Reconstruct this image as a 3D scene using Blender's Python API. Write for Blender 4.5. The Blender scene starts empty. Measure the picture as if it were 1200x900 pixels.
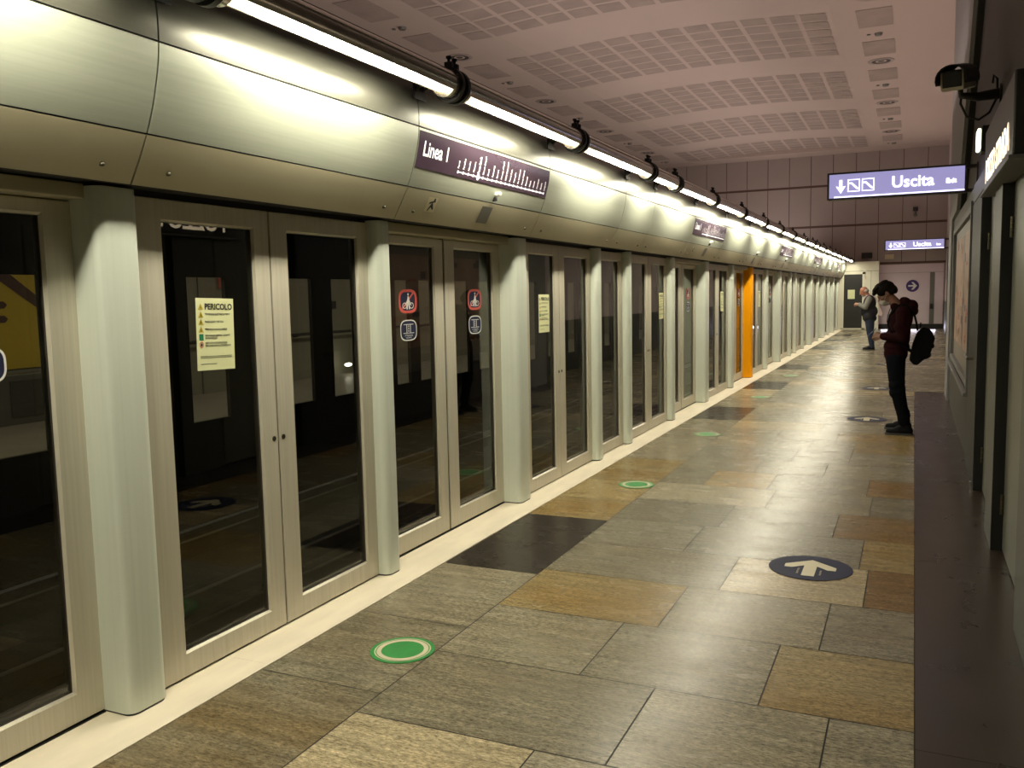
import bpy, bmesh, math, random
from mathutils import Vector, Matrix
random.seed(7)
S = bpy.context.scene
COL = S.collection

# ------------------------------------------------------------------ materials
def srgb(r, g, b):
    f = lambda c: (c/255/12.92) if c/255 <= .04045 else ((c/255+.055)/1.055)**2.4
    return (f(r), f(g), f(b), 1)

def mat(name, col, rough=.5, metal=0, emit=None, estr=0, noise=0, nscale=(20, 20, 20), bump=0, spec=.5, coat=0, rnoise=0):
    m = bpy.data.materials.new(name); m.use_nodes = True
    nt = m.node_tree; b = nt.nodes['Principled BSDF']
    b.inputs['Base Color'].default_value = col if len(col) == 4 else (*col, 1)
    b.inputs['Roughness'].default_value = rough
    b.inputs['Metallic'].default_value = metal
    b.inputs['Specular IOR Level'].default_value = spec
    b.inputs['Coat Weight'].default_value = coat
    if emit:
        b.inputs['Emission Color'].default_value = (*emit[:3], 1); b.inputs['Emission Strength'].default_value = estr
    if noise or bump or rnoise:
        tc = nt.nodes.new('ShaderNodeTexCoord'); mp = nt.nodes.new('ShaderNodeMapping')
        geo = nt.nodes.new('ShaderNodeNewGeometry')
        nt.links.new(geo.outputs['Position'], mp.inputs['Vector'])
        mp.inputs['Scale'].default_value = nscale
        n = nt.nodes.new('ShaderNodeTexNoise'); n.inputs['Scale'].default_value = 1; n.inputs['Detail'].default_value = 4
        nt.links.new(mp.outputs[0], n.inputs['Vector'])
        if noise:
            mr = nt.nodes.new('ShaderNodeMapRange')
            mr.inputs['From Min'].default_value = .3; mr.inputs['From Max'].default_value = .7
            mr.inputs['To Min'].default_value = 1-noise; mr.inputs['To Max'].default_value = 1+noise
            nt.links.new(n.outputs['Fac'], mr.inputs['Value'])
            mx = nt.nodes.new('ShaderNodeVectorMath'); mx.operation = 'SCALE'
            mx.inputs[0].default_value = col[:3]
            nt.links.new(mr.outputs[0], mx.inputs['Scale'])
            nt.links.new(mx.outputs[0], b.inputs['Base Color'])
        if rnoise:
            mr2 = nt.nodes.new('ShaderNodeMapRange')
            mr2.inputs['From Min'].default_value = .3; mr2.inputs['From Max'].default_value = .7
            mr2.inputs['To Min'].default_value = rough-rnoise; mr2.inputs['To Max'].default_value = rough+rnoise
            nt.links.new(n.outputs['Fac'], mr2.inputs['Value']); nt.links.new(mr2.outputs[0], b.inputs['Roughness'])
        if bump:
            bp = nt.nodes.new('ShaderNodeBump'); bp.inputs['Strength'].default_value = bump; bp.inputs['Distance'].default_value = .01
            nt.links.new(n.outputs['Fac'], bp.inputs['Height']); nt.links.new(bp.outputs[0], b.inputs['Normal'])
    return m

M = {}
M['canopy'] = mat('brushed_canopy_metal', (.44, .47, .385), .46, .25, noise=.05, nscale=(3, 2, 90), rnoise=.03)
M['canopy_up'] = mat('canopy_metal_shaded', (.13, .13, .105), .30, .35, noise=.05, nscale=(3, 2, 60))  # same canopy metal, darkened: shade of the upper side put into the colour
M['fascia'] = mat('olive_beige_fascia_paint', (.50, .46, .32), .5, .0, noise=.04, nscale=(3, 3, 3))
M['pillar'] = mat('green_grey_pillar_paint', (.68, .73, .64), .33, .05, noise=.04, nscale=(40, 40, .6))
M['orange'] = mat('orange_pillar_paint', (1.0, .40, 0.0), .5, 0, spec=.15, noise=.03, nscale=(5, 5, 1))
M['frame'] = mat('brushed_door_aluminium', (.60, .565, .46), .42, .2, noise=.07, nscale=(80, 80, 1.5))
M['black'] = mat('black_rubber', (.012, .012, .012), .5)
M['dark'] = mat('dark_backing', (.02, .02, .02), .7)
M['chrome'] = mat('chrome_reflector', (.62, .58, .52), .22, .8)
M['lamp'] = mat('lamp_diffuser', (.9, .9, .88), .4, 0, (1, .93, .72), 60)
def lamp_fade(m, top):
    nt = m.node_tree; tc = nt.nodes.new('ShaderNodeTexCoord'); sx = nt.nodes.new('ShaderNodeSeparateXYZ'); rp = nt.nodes.new('ShaderNodeValToRGB')
    nt.links.new(tc.outputs['Generated'], sx.inputs[0]); nt.links.new(sx.outputs['Y'], rp.inputs[0])
    e = rp.color_ramp.elements; e[0].position = 0; e[0].color = (.035,)*3+(1,); e[1].position = 1; e[1].color = (.035,)*3+(1,)
    for p, v in ((.11, .035), (.26, 1), (.74, 1), (.89, .035)): k = e.new(p); k.color = (v, v, v, 1)
    mm = nt.nodes.new('ShaderNodeMath'); mm.operation = 'MULTIPLY'; mm.inputs[1].default_value = top
    nt.links.new(rp.outputs[0], mm.inputs[0]); nt.links.new(mm.outputs[0], nt.nodes['Principled BSDF'].inputs['Emission Strength'])
lamp_fade(M['lamp'], 80)
M['lamp'].cycles.emission_sampling = 'FRONT'
M['steel'] = mat('rivet_steel', (.10, .09, .06), .35, .8)
M['plinth'] = mat('cream_stone_sill', (.92, .83, .66), .4, 0, noise=.08, nscale=(8, 2, 8), bump=.05)
M['joint'] = mat('floor_joint', (.02, .018, .014), .8)
M['granite'] = mat('dark_granite_strip', (.040, .030, .021), .3, 0, noise=.2, nscale=(5, 3, 5), rnoise=.04)
M['ceiling'] = mat('ceiling_plaster', (.56, .46, .42), .8, 0, noise=.04, nscale=(.6, .25, .6))
M['perfo'] = mat('perforated_panel', (.40, .325, .295), .85, 0, noise=.1, nscale=(1.5, 1.5, 1.5))
M['endwall'] = mat('end_wall_panel', (.40, .34, .32), .55, 0, noise=.05, nscale=(.5, .5, .5))
M['stripe'] = mat('brown_band', (.12, .07, .055), .5)
M['white'] = mat('cream_room_panel', (.80, .78, .64), .5, 0, noise=.03, nscale=(2, 2, 2))
M['pink'] = mat('pale_wall_panel', (.78, .67, .72), .42, 0, noise=.03, nscale=(2, 2, 2))
M['rwall'] = mat('dark_upper_wall', (.055, .047, .042), .6, 0, noise=.08, nscale=(1, 1, 1))
M['rframe'] = mat('grey_green_wall_panel', (.085, .088, .076), .45, .2, noise=.06, nscale=(3, 3, 1))
M['rlight'] = mat('service_door_panel', (.15, .15, .12), .42, .2, noise=.06, nscale=(3, 3, 1))
M['rdark'] = mat('dark_door_jamb', (.015, .015, .013), .5)
M['band'] = mat('grey_wall_band', (.19, .19, .19), .5, .2)
M['navy'] = mat('navy_vinyl', (.018, .022, .06), .6, spec=.2, noise=.1, nscale=(30, 30, 30))
M['cream'] = mat('cream_vinyl', (.68, .62, .44), .45)
M['green'] = mat('green_vinyl', (.04, .30, .07), .4, noise=.08, nscale=(30, 30, 30))
M['paper'] = mat('pale_yellow_paper', (.74, .76, .44), .6)
M['ink'] = mat('dark_ink', (.03, .03, .025), .6)
M['warn'] = mat('warning_yellow', (.55, .42, .04), .5)
M['safe'] = mat('safety_green', (.01, .20, .09), .5)
M['redink'] = mat('red_vinyl', (.62, .10, .08), .45)
M['whitev'] = mat('white_vinyl', (.75, .76, .72), .5)
M['mapbg'] = mat('line_map_purple', (.05, .032, .045), .2, 0, (.40, .22, .36), .07)
M['maptx'] = mat('line_map_white', (.9, .9, .88), .4, 0, (1, .93, .95), .7)
M['signbg'] = mat('exit_sign_face', (.2, .2, .4), .3, 0, (.34, .31, .58), 1.0)
M['signtx'] = mat('exit_sign_lettering', (.9, .9, .95), .3, 0, (.93, .9, 1), 2.2)
M['signfr'] = mat('sign_case', (.05, .045, .045), .5)
M['warmtx'] = mat('name_sign_glow', (.9, .8, .6), .3, 0, (1, .80, .56), 3)
M['emerg'] = mat('emergency_lamp_lens', (.9, .9, .8), .3, 0, (.95, 1, .72), 4)
M['opwall'] = mat('opposite_wall_panel', (.36, .35, .28), .5)
M['opfloor'] = mat('opposite_floor_stone', (.40, .38, .32), .35, 0, noise=.1, nscale=(2, 2, 2))
M['opframe'] = mat('opposite_screen_dark', (.035, .032, .026), .45, .3)
M['yellow'] = mat('poster_yellow', (.80, .60, .06), .5)
M['brown'] = mat('poster_brown', (.12, .06, .05), .5)
M['grey'] = mat('mid_grey_metal', (.2, .2, .18), .45, .4)
M['camgrey'] = mat('camera_housing_grey', (.7, .64, .5), .45)
M['skin'] = mat('skin', (.24, .12, .08), .5)
M['skin2'] = mat('reddish_skin', (.50, .22, .14), .5)
M['hair'] = mat('dark_brown_hair', (.007, .005, .004), .8, spec=.12, noise=.4, nscale=(90, 90, 90), bump=.3)
M['ghair'] = mat('white_hair', (.55, .5, .45), .7)
M['hoodie'] = mat('maroon_hoodie', (.020, .005, .006), .95, spec=.08, noise=.15, nscale=(25, 25, 25), bump=.2)
M['jeans'] = mat('dark_jeans', (.005, .006, .009), .95, spec=.08, noise=.2, nscale=(30, 30, 12), bump=.2)
M['jeans2'] = mat('blue_jeans', (.022, .035, .075), .8, noise=.2, nscale=(30, 30, 12))
M['pack'] = mat('black_pack_nylon', (.004, .005, .005), .8, spec=.12, noise=.2, nscale=(30, 30, 30))
M['shoe'] = mat('black_shoe', (.006, .006, .008), .7, spec=.15)
M['sole'] = mat('grey_sole', (.07, .07, .07), .7)
M['mask'] = mat('white_face_mask', (.42, .41, .38), .7)
M['vest'] = mat('navy_vest', (.012, .013, .02), .6)
M['sleeve'] = mat('grey_sleeve', (.25, .25, .22), .8)
M['bag'] = mat('pinkish_white_bag', (.75, .62, .64), .6)
M['phone'] = mat('phone_black', (.01, .01, .012), .2)
M['screen'] = mat('phone_screen', (.3, .35, .4), .2, 0, (.6, .75, 1), .8)

def glass_mat(name, tint, ior=1.5, rough=0.0):
    m = bpy.data.materials.new(name); m.use_nodes = True; nt = m.node_tree
    for n in list(nt.nodes): nt.nodes.remove(n)
    o = nt.nodes.new('ShaderNodeOutputMaterial'); t = nt.nodes.new('ShaderNodeBsdfTransparent'); t.inputs[0].default_value = (*tint, 1)
    g = nt.nodes.new('ShaderNodeBsdfGlossy'); g.inputs['Roughness'].default_value = rough; g.inputs[0].default_value = (.9, .9, .85, 1)
    f = nt.nodes.new('ShaderNodeFresnel'); f.inputs[0].default_value = ior
    mx = nt.nodes.new('ShaderNodeMixShader')
    nt.links.new(f.outputs[0], mx.inputs[0]); nt.links.new(t.outputs[0], mx.inputs[1]); nt.links.new(g.outputs[0], mx.inputs[2])
    nt.links.new(mx.outputs[0], o.inputs[0])
    return m
M['glass'] = glass_mat('smoked_door_glass', (.52, .52, .44), 1.7)
M['opglass'] = glass_mat('opposite_glass', (.85, .85, .8), 1.3)

def stone_mat():
    m = bpy.data.materials.new('gneiss_floor_tiles'); m.use_nodes = True; nt = m.node_tree; b = nt.nodes['Principled BSDF']; b.inputs['Specular IOR Level'].default_value = .17
    L = nt.links.new; N = nt.nodes.new
    at = N('ShaderNodeAttribute'); at.attribute_name = 'tint'
    of = N('ShaderNodeAttribute'); of.attribute_name = 'shift'
    geo = N('ShaderNodeNewGeometry')
    ad = N('ShaderNodeVectorMath'); ad.operation = 'ADD'
    sc = N('ShaderNodeVectorMath'); sc.operation = 'SCALE'; sc.inputs['Scale'].default_value = 40
    L(of.outputs['Vector'], sc.inputs[0]); L(geo.outputs['Position'], ad.inputs[0]); L(sc.outputs[0], ad.inputs[1])
    def noise(scale, detail=6, rough=.6):
        mp = N('ShaderNodeMapping'); mp.inputs['Scale'].default_value = scale; L(ad.outputs[0], mp.inputs[0])
        n = N('ShaderNodeTexNoise'); n.inputs['Scale'].default_value = 1; n.inputs['Detail'].default_value = detail; n.inputs['Roughness'].default_value = rough
        L(mp.outputs[0], n.inputs[0]); return n
    def rng(n, a, b_, lo=.3, hi=.7):
        r = N('ShaderNodeMapRange'); r.inputs['From Min'].default_value = lo; r.inputs['From Max'].default_value = hi
        r.inputs['To Min'].default_value = a; r.inputs['To Max'].default_value = b_; L(n.outputs['Fac'], r.inputs[0]); return r
    fine = rng(noise((34, 95, 10), 4, .85), .15, 1.85, .30, .70)
    streak = rng(noise((2.6, 22, 1), 5, .7), .45, 1.55, .2, .8)
    m1 = N('ShaderNodeMath'); m1.operation = 'MULTIPLY'; L(fine.outputs[0], m1.inputs[0]); L(streak.outputs[0], m1.inputs[1])
    sv = N('ShaderNodeVectorMath'); sv.operation = 'SCALE'; L(at.outputs['Color'], sv.inputs[0]); L(m1.outputs[0], sv.inputs['Scale'])
    # rusty staining in bands, strength from alpha-like third attribute
    st = N('ShaderNodeAttribute'); st.attribute_name = 'rust'
    band = rng(noise((.8, 2.2, 1), 3, .55), 0, 1, .30, .75)
    mm = N('ShaderNodeMath'); mm.operation = 'MULTIPLY'; L(band.outputs[0], mm.inputs[0]); L(st.outputs['Fac'], mm.inputs[1])
    mx = N('ShaderNodeMix'); mx.data_type = 'RGBA'; mx.blend_type = 'MULTIPLY'
    L(mm.outputs[0], mx.inputs['Factor']); L(sv.outputs[0], mx.inputs['A']); mx.inputs['B'].default_value = (.86, .60, .26, 1)
    L(mx.outputs['Result'], b.inputs['Base Color'])
    rr = rng(noise((3, 5, 1), 3), .22, .30); L(rr.outputs[0], b.inputs['Roughness'])
    return m
M['stone'] = stone_mat()
for _k in ('mapbg', 'maptx'): M[_k].cycles.emission_sampling = 'NONE'

# ------------------------------------------------------------------ helpers
def link(o): COL.objects.link(o); return o
def face_x(bm):
    bm.normal_update()
    for f in bm.faces:
        if f.normal.x < 0: f.normal_flip()
def obj(name, bm, m, parent=None, smooth=False, auto=None, recalc=True):
    me = bpy.data.meshes.new(name)
    if recalc: bmesh.ops.recalc_face_normals(bm, faces=bm.faces[:])
    if parent is not None:
        bmesh.ops.translate(bm, vec=-Vector(parent_loc(parent)), verts=bm.verts[:])
    bm.to_mesh(me); bm.free()
    mats = m if isinstance(m, (list, tuple)) else [m]
    for k in mats: me.materials.append(M[k] if isinstance(k, str) else k)
    if smooth: me.polygons.foreach_set('use_smooth', [True]*len(me.polygons))
    o = bpy.data.objects.new(name, me); link(o)
    if parent is not None: o.parent = parent
    if smooth and auto:
        me.set_sharp_from_angle(angle=math.radians(auto))
    return o
def parent_loc(p):
    v = Vector((0, 0, 0))
    while p is not None: v += Vector(p.location); p = p.parent
    return v
def thing(name, label, cat, loc=(0, 0, 0), group=None):
    o = bpy.data.objects.new(name, None); o.empty_display_size = .1; link(o); o.location = loc
    o['label'] = label; o['category'] = cat
    if group: o['group'] = group
    return o
def tag(o, label, cat, group=None):
    o['label'] = label; o['category'] = cat
    if group: o['group'] = group
    return o
def struct(name, bm, m, **k):
    o = obj(name, bm, m, **k); o['kind'] = 'structure'; return o
B = bmesh.new
def box(bm, x0, x1, y0, y1, z0, z1, bev=0, mi=0):
    r = bmesh.ops.create_cube(bm, size=1)
    vs = r['verts']
    for v in vs:
        v.co = Vector(((x0+x1)/2+v.co.x*(x1-x0), (y0+y1)/2+v.co.y*(y1-y0), (z0+z1)/2+v.co.z*(z1-z0)))
    fs = set(f for v in vs for f in v.link_faces)
    for f in fs: f.material_index = mi
    if bev:
        es = list(set(e for v in vs for e in v.link_edges))
        bmesh.ops.bevel(bm, geom=es, offset=bev, segments=2, affect='EDGES', profile=.5)
    return bm
def prism(bm, poly, axis, a, b, mi=0):
    """extrude 2-D poly along an axis ('y': poly in x,z; 'z': poly in x,y; 'x': poly in y,z)"""
    def mk(p, t):
        return {'y': (p[0], t, p[1]), 'z': (p[0], p[1], t), 'x': (t, p[0], p[1])}[axis]
    v0 = [bm.verts.new(mk(p, a)) for p in poly]; v1 = [bm.verts.new(mk(p, b)) for p in poly]
    n = len(poly)
    fs = [bm.faces.new(v0), bm.faces.new(v1[::-1])]
    for i in range(n): fs.append(bm.faces.new((v0[i], v0[(i+1) % n], v1[(i+1) % n], v1[i])))
    for f in fs: f.material_index = mi
def cyl(bm, p0, p1, r0, r1=None, seg=20, mi=0, caps=True):
    r1 = r0 if r1 is None else r1
    p0 = Vector(p0); p1 = Vector(p1); d = (p1-p0).normalized()
    a = d.orthogonal().normalized(); b = d.cross(a)
    c0 = []; c1 = []
    for i in range(seg):
        t = 2*math.pi*i/seg; w = a*math.cos(t)+b*math.sin(t)
        c0.append(bm.verts.new(p0+w*r0)); c1.append(bm.verts.new(p1+w*r1))
    fs = []
    for i in range(seg): fs.append(bm.faces.new((c0[i], c0[(i+1) % seg], c1[(i+1) % seg], c1[i])))
    if caps: fs += [bm.faces.new(c0[::-1]), bm.faces.new(c1)]
    for f in fs: f.material_index = mi
def tube(bm, pts, r, seg=10):
    pts = [Vector(p) for p in pts]; rings = []
    a = None
    for i, p in enumerate(pts):
        d = (pts[min(i+1, len(pts)-1)]-pts[max(i-1, 0)]).normalized()
        a = d.orthogonal().normalized() if a is None else (a-d*a.dot(d)).normalized()
        b = d.cross(a); rr = r[i] if isinstance(r, (list, tuple)) else r
        rings.append([bm.verts.new(p+(a*math.cos(2*math.pi*k/seg)+b*math.sin(2*math.pi*k/seg))*rr) for k in range(seg)])
    for i in range(len(rings)-1):
        for k in range(seg): bm.faces.new((rings[i][k], rings[i][(k+1) % seg], rings[i+1][(k+1) % seg], rings[i+1][k]))
    bm.faces.new(rings[0][::-1]); bm.faces.new(rings[-1])
def sph(bm, c, r, rot=None, seg=20, rings=14):
    rr = r if isinstance(r, (tuple, list)) else (r, r, r)
    v = bmesh.ops.create_uvsphere(bm, u_segments=seg, v_segments=rings, radius=1)['verts']
    mt = Matrix.Translation(c) @ (rot.to_4x4() if rot else Matrix.Identity(4)) @ Matrix.Diagonal((*rr, 1))
    bmesh.ops.transform(bm, matrix=mt, verts=v)
def capsule(bm, p0, p1, r0, r1, n=7, seg=16):
    """rounded tapered limb"""
    p0 = Vector(p0); p1 = Vector(p1); d = (p1-p0).normalized(); pts = []; rs = []
    for i in range(n):
        t = math.pi/2*i/(n-1)+.02; pts.append(p0-d*r0*math.cos(t)); rs.append(max(r0*math.sin(t), .0005))
    for i in range(n):
        t = math.pi/2*(1-i/(n-1))+.02; pts.append(p1+d*r1*math.cos(t)); rs.append(max(r1*math.sin(t), .0005))
    tube(bm, pts, rs, seg)

# writing: glyph outlines turned into flat mesh, laid on a plane by origin/right/up
def text_geo(s, size=1, bold=0, align='CENTER'):
    cu = bpy.data.curves.new('t', 'FONT'); cu.body = s; cu.size = size; cu.align_x = align; cu.align_y = 'CENTER'
    cu.offset = bold; cu.resolution_u = 3
    o = bpy.data.objects.new('t', cu); link(o)
    dg = bpy.context.evaluated_depsgraph_get(); dg.update()
    me = bpy.data.meshes.new_from_object(o.evaluated_get(dg))
    vs = [tuple(v.co) for v in me.vertices]; fs = [tuple(p.vertices) for p in me.polygons]
    bpy.data.objects.remove(o); bpy.data.curves.remove(cu); bpy.data.meshes.remove(me)
    return vs, fs
def put2d(bm, vs, fs, fn, mi=0):
    v = [bm.verts.new(fn(p[0], p[1])) for p in vs]
    for f in fs:
        try: q = bm.faces.new([v[i] for i in f]); q.material_index = mi
        except ValueError: pass
def plane_fn(o, r, u):
    o = Vector(o); r = Vector(r); u = Vector(u); return lambda a, b: o+r*a+u*b
def shape(bm, fn, poly, mi=0):
    v = [bm.verts.new(fn(*p)) for p in poly]; f = bm.faces.new(v); f.material_index = mi
def disc_poly(r, n=48, c=(0, 0)): return [(c[0]+r*math.cos(2*math.pi*i/n), c[1]+r*math.sin(2*math.pi*i/n)) for i in range(n)]
def ring(bm, fn, r0, r1, n=48, c=(0, 0), sx=1, mi=0):
    a = [bm.verts.new(fn(c[0]+sx*r0*math.cos(2*math.pi*i/n), c[1]+r0*math.sin(2*math.pi*i/n))) for i in range(n)]
    b = [bm.verts.new(fn(c[0]+sx*r1*math.cos(2*math.pi*i/n), c[1]+r1*math.sin(2*math.pi*i/n))) for i in range(n)]
    for i in range(n):
        f = bm.faces.new((a[i], a[(i+1) % n], b[(i+1) % n], b[i])); f.material_index = mi
def solid(bm, depth_vec):
    """give flat faces in bm a thickness"""
    r = bmesh.ops.extrude_face_region(bm, geom=bm.faces[:])
    bmesh.ops.translate(bm, vec=Vector(depth_vec), verts=[g for g in r['geom'] if isinstance(g, bmesh.types.BMVert)])
ORD = ['first', 'second', 'third', 'fourth', 'fifth', 'sixth', 'seventh', 'eighth', 'ninth', 'tenth', 'eleventh', 'twelfth', 'thirteenth', 'fourteenth', 'fifteenth', 'sixteenth', 'seventeenth', 'eighteenth', 'nineteenth', 'twentieth', 'twenty-first']
YH = Vector((0, 1, 0)); ZH = Vector((0, 0, 1)); XH = Vector((1, 0, 0))

# ------------------------------------------------------------------ layout (metres; x across, y along platform, z up)
PIL = [(.28, .50), (2.38, 2.58), (4.27, 4.42), (6.20, 6.42), (8.10, 8.25), (9.12, 9.27), (11.0, 11.18), (12.98, 13.24), (15.04, 15.25),
       (16.95, 17.22), (18.9, 19.1), (20.9, 21.16), (22.85, 23.02), (23.93, 24.1), (25.75, 25.93), (27.72, 28.0), (29.78, 29.97),
       (31.72, 32.0), (33.72, 33.92), (35.7, 35.98), (37.7, 37.88)]
KIND = ['slide', 'pair', 'slide', 'pair', 'single', 'pair', 'slide', 'pair', 'slide', 'pair', 'slide', 'pair', 'single', 'pair', 'slide', 'pair', 'slide', 'pair', 'slide', 'pair', 'end']
MAPS = {2, 6, 10, 14, 18}
SEAM = [(a+b)/2 for a, b in PIL]
SEAM[1] = 2.46; SEAM[2] = 4.31; SEAM[3] = 6.24
END = 38.3
XG = -2.95  # sliding leaf face

# ------------------------------------------------------------------ floor
def floor():
    bm = B(); lt = bm.loops.layers.float_color.new('tint'); ls = bm.loops.layers.float_color.new('shift'); lr = bm.loops.layers.float_color.new('rust')
    G = .0032
    lt = bm.loops.layers.float_color['tint']; ls = bm.loops.layers.float_color['shift']; lr = bm.loops.layers.float_color['rust']
    base = {'g': (.365, .33, .23), 'G': (.32, .295, .215), 'l': (.44, .395, .275), 'c': (.56, .48, .31), 'y': (.46, .37, .185), 'b': (.34, .255, .135), 'd': (.060, .050, .040)}
    def tile(x0, x1, y0, y1, k, rust=None):
        c = Vector(base[k])*(random.uniform(.58, .78) if k != 'd' else .7)
        sh = (random.random(), random.random(), 0, 1)
        ru = {'g': .25, 'G': .15, 'l': .15, 'c': .3, 'y': .7, 'b': .9, 'd': 0}[k] if rust is None else rust
        vs = [bm.verts.new(p) for p in ((x0+G, y0+G, 0), (x1-G, y0+G, 0), (x1-G, y1-G, 0), (x0+G, y1-G, 0))]
        f = bm.faces.new(vs)
        for l in f.loops: l[lt] = (*c, 1); l[ls] = sh; l[lr] = (ru, ru, ru, 1)
    # column of tiles beside the sill
    col = [(-3, -.4, 'g'), (-.4, .9, 'd'), (.9, 2.0, 'g'), (2.0, 2.95, 'g', .9), (2.95, 3.74, 'g'), (3.74, 4.64, 'l'), (4.64, 5.955, 'd'), (5.955, 6.57, 'y'), (6.57, 7.3, 'y', .4), (7.3, 8.4, 'y'), (8.4, 9.7, 'l'), (9.7, 11.3, 'g'), (11.3, 12.6, 'd'),
           (12.6, 13.9, 'g'), (13.9, 15.05, 'c'), (15.05, 16.35, 'd'), (16.35, 17.7, 'g'), (17.7, 18.95, 'l'), (18.95, 20.25, 'd'), (20.25, 22, 'g'), (22, 23.4, 'l'), (23.4, 25.4, 'c'), (25.4, 26.9, 'd'), (26.9, 28.3, 'g'), (28.3, 29.6, 'l'), (29.6, 30.9, 'd'), (30.9, 33, 'g'), (33, 34.3, 'd'), (34.3, 36, 'l'), (36, 39, 'g')]
    for t in col: tile(-2.63, -2.0, t[0], t[1], t[2], t[3] if len(t) > 3 else None)
    known = {2.118: ([-1.22, -.26], 'cgy'), 2.775: ([-.95, -.26], 'ggg'), 3.432: ([-1.29, -.53], 'ggy'), 4.089: ([-1.12, -.36], 'ygg'), 4.746: ([-.95, -.205], 'gcb'),
             5.403: ([-1.31, -.26], 'GGy'), 6.06: ([-1.22, -.46], 'GGb'), 6.717: ([-1.0, -.26], 'lgg'), 7.374: ([-1.62, -1.08, -.31], 'gygb'), 8.031: ([-1.3, -.7], 'ggg'), 8.688: ([-1.05, -.53], 'Ggg'), 9.345: ([-.97, -.53], 'ggy'), 12.63: ([-1.14], 'cl')}
    y = 2.118-.657*8
    while y < 39.2:
        k = min(known, key=lambda q: abs(q-y))
        xr = .04 if y < 14.9 else 1.3
        if abs(k-y) < .05: js, cs = known[k]
        else:
            js = []; x = -2.0+random.uniform(.45, 1.15)
            while x < xr-.25: js.append(x); x += random.uniform(.6, 1.15)
            cs = ''.join(random.choice('gggglllGcg' if y > 13 else 'gggglllGcgy') for _ in range(len(js)+1))
        xs = [-2.0]+js+[xr]
        for i in range(len(xs)-1): tile(xs[i], xs[i+1], y, y+.657, cs[i])
        y += .657
    o = struct('floor', bm, 'stone')
    bm = B(); box(bm, -2.64, 1.3, -3, 39.3, -.2, -.0015); struct('floor_bed', bm, 'joint')
    bm = B()
    for a, b in ((-3, .9), (.9, 3.3), (3.3, 5.7), (5.7, 8.1), (8.1, 10.5), (10.5, 12.9), (12.9, 15.12)): box(bm, .042, .62, a+.0015, b-.0015, -.05, .001)
    struct('trim_1', bm, 'granite')
    bm = B()
    yy = -3
    while yy < 38.2: box(bm, -3.12, -2.633, yy+.001, min(yy+2.0, 38.3)-.001, -.2, .003); yy += 2.0
    struct('trim_2', bm, 'plinth')
    bm = B(); box(bm, -2.655, -2.628, -3, 38.3, -.01, .0055); struct('trim_3', bm, 'plinth')
floor()

# ------------------------------------------------------------------ floor stickers
def green_disc(y, label):
    t = thing('floor_marker', label, 'floor sticker', (-2.15, y, .001), 'round green standing markers on the floor')
    fn = plane_fn((-2.15, y, .0035), XH, YH)
    bm = B(); shape(bm, fn, disc_poly(.152)); solid(bm, (0, 0, -.002)); obj('disc', bm, 'green', t)
    fn = plane_fn((-2.15, y, .0045), XH, YH)
    bm = B(); ring(bm, fn, .100, .122); obj('ring', bm, 'cream', t)
    bm = B(); ring(bm, fn, .127, .133); obj('thin_ring', bm, 'cream', t)
for y, l in ((3.37, 'large green floor circle with cream rings nearest the camera, beside the first doors'), (7.19, 'green floor circle with cream ring on yellowish tiles, second from the camera'),
             (10.07, 'green floor circle third from the camera, between two dark floor tiles'), (13.9, 'faint green floor circle fourth from the camera, past the second dark tile'), (17.6, 'farthest green floor circle, beside the orange pillar')):
    green_disc(y, l)
def arrow_disc(x, y, label):
    t = thing('floor_arrow', label, 'floor sticker', (x, y, .001), 'round navy one-way arrows on the floor')
    fn = plane_fn((x, y, .0035), XH, YH)
    bm = B(); shape(bm, fn, disc_poly(.238)); solid(bm, (0, 0, -.002)); obj('disc', bm, 'navy', t)
    fn = plane_fn((x, y, .0048), XH, YH)
    bm = B()
    shape(bm, fn, [(-.036, -.17), (.036, -.17), (.036, .028), (.10, -.03), (.145, -.03), (.145, .03), (0, .15), (-.145, .03), (-.145, -.03), (-.10, -.03), (-.036, .028)])
    obj('arrow', bm, 'cream', t)
    for sx in (-1, 1):
        bm = B(); vs, fs = text_geo('distanza di sicurezza' if sx < 0 else 'keep your distance', .021)
        put2d(bm, vs, fs, lambda a, b, s=sx: Vector((x+s*(.063)-b, y-.09+a*.6, .0049)))
        obj('lettering', bm, 'cream', t)
arrow_disc(-.525, 5.33, 'large navy floor circle with a cream arrow nearest the camera')
arrow_disc(-.51, 11.85, 'navy floor circle with cream arrow just left of the young man in the hoodie')
arrow_disc(-.53, 15.6, 'small navy arrow circle beyond the hooded young man, half hidden by his legs')
arrow_disc(-.5, 20.6, 'farthest navy arrow circle on the platform floor')

# ------------------------------------------------------------------ canopy over the doors
PR = [(-2.71, 2.10), (-2.66, 2.185), (-2.612, 2.278), (-2.575, 2.37), (-2.550, 2.455), (-2.533, 2.53), (-2.526, 2.60), (-2.525, 2.68), (-2.533, 2.76), (-2.555, 2.85), (-2.60, 2.95), (-2.67, 3.04), (-2.77, 3.11), (-2.90, 3.15), (-3.05, 3.16)]
def catmull(P, n=4):
    out = []
    for i in range(len(P)-1):
        a = P[max(i-1, 0)]; b = P[i]; c = P[i+1]; d = P[min(i+2, len(P)-1)]
        for k in range(n):
            t = k/n
            out.append(tuple(.5*((2*b[j])+(-a[j]+c[j])*t+(2*a[j]-5*b[j]+4*c[j]-d[j])*t*t+(-a[j]+3*b[j]-3*c[j]+d[j])*t**3) for j in (0, 1)))
    out.append(P[-1]); return out
PF = catmull(PR)
def prof_x(z):
    for i in range(len(PF)-1):
        if PF[i][1] <= z <= PF[i+1][1]:
            t = (z-PF[i][1])/(PF[i+1][1]-PF[i][1]+1e-9); return PF[i][0]+t*(PF[i+1][0]-PF[i][0])
    return PF[-1][0]
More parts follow.
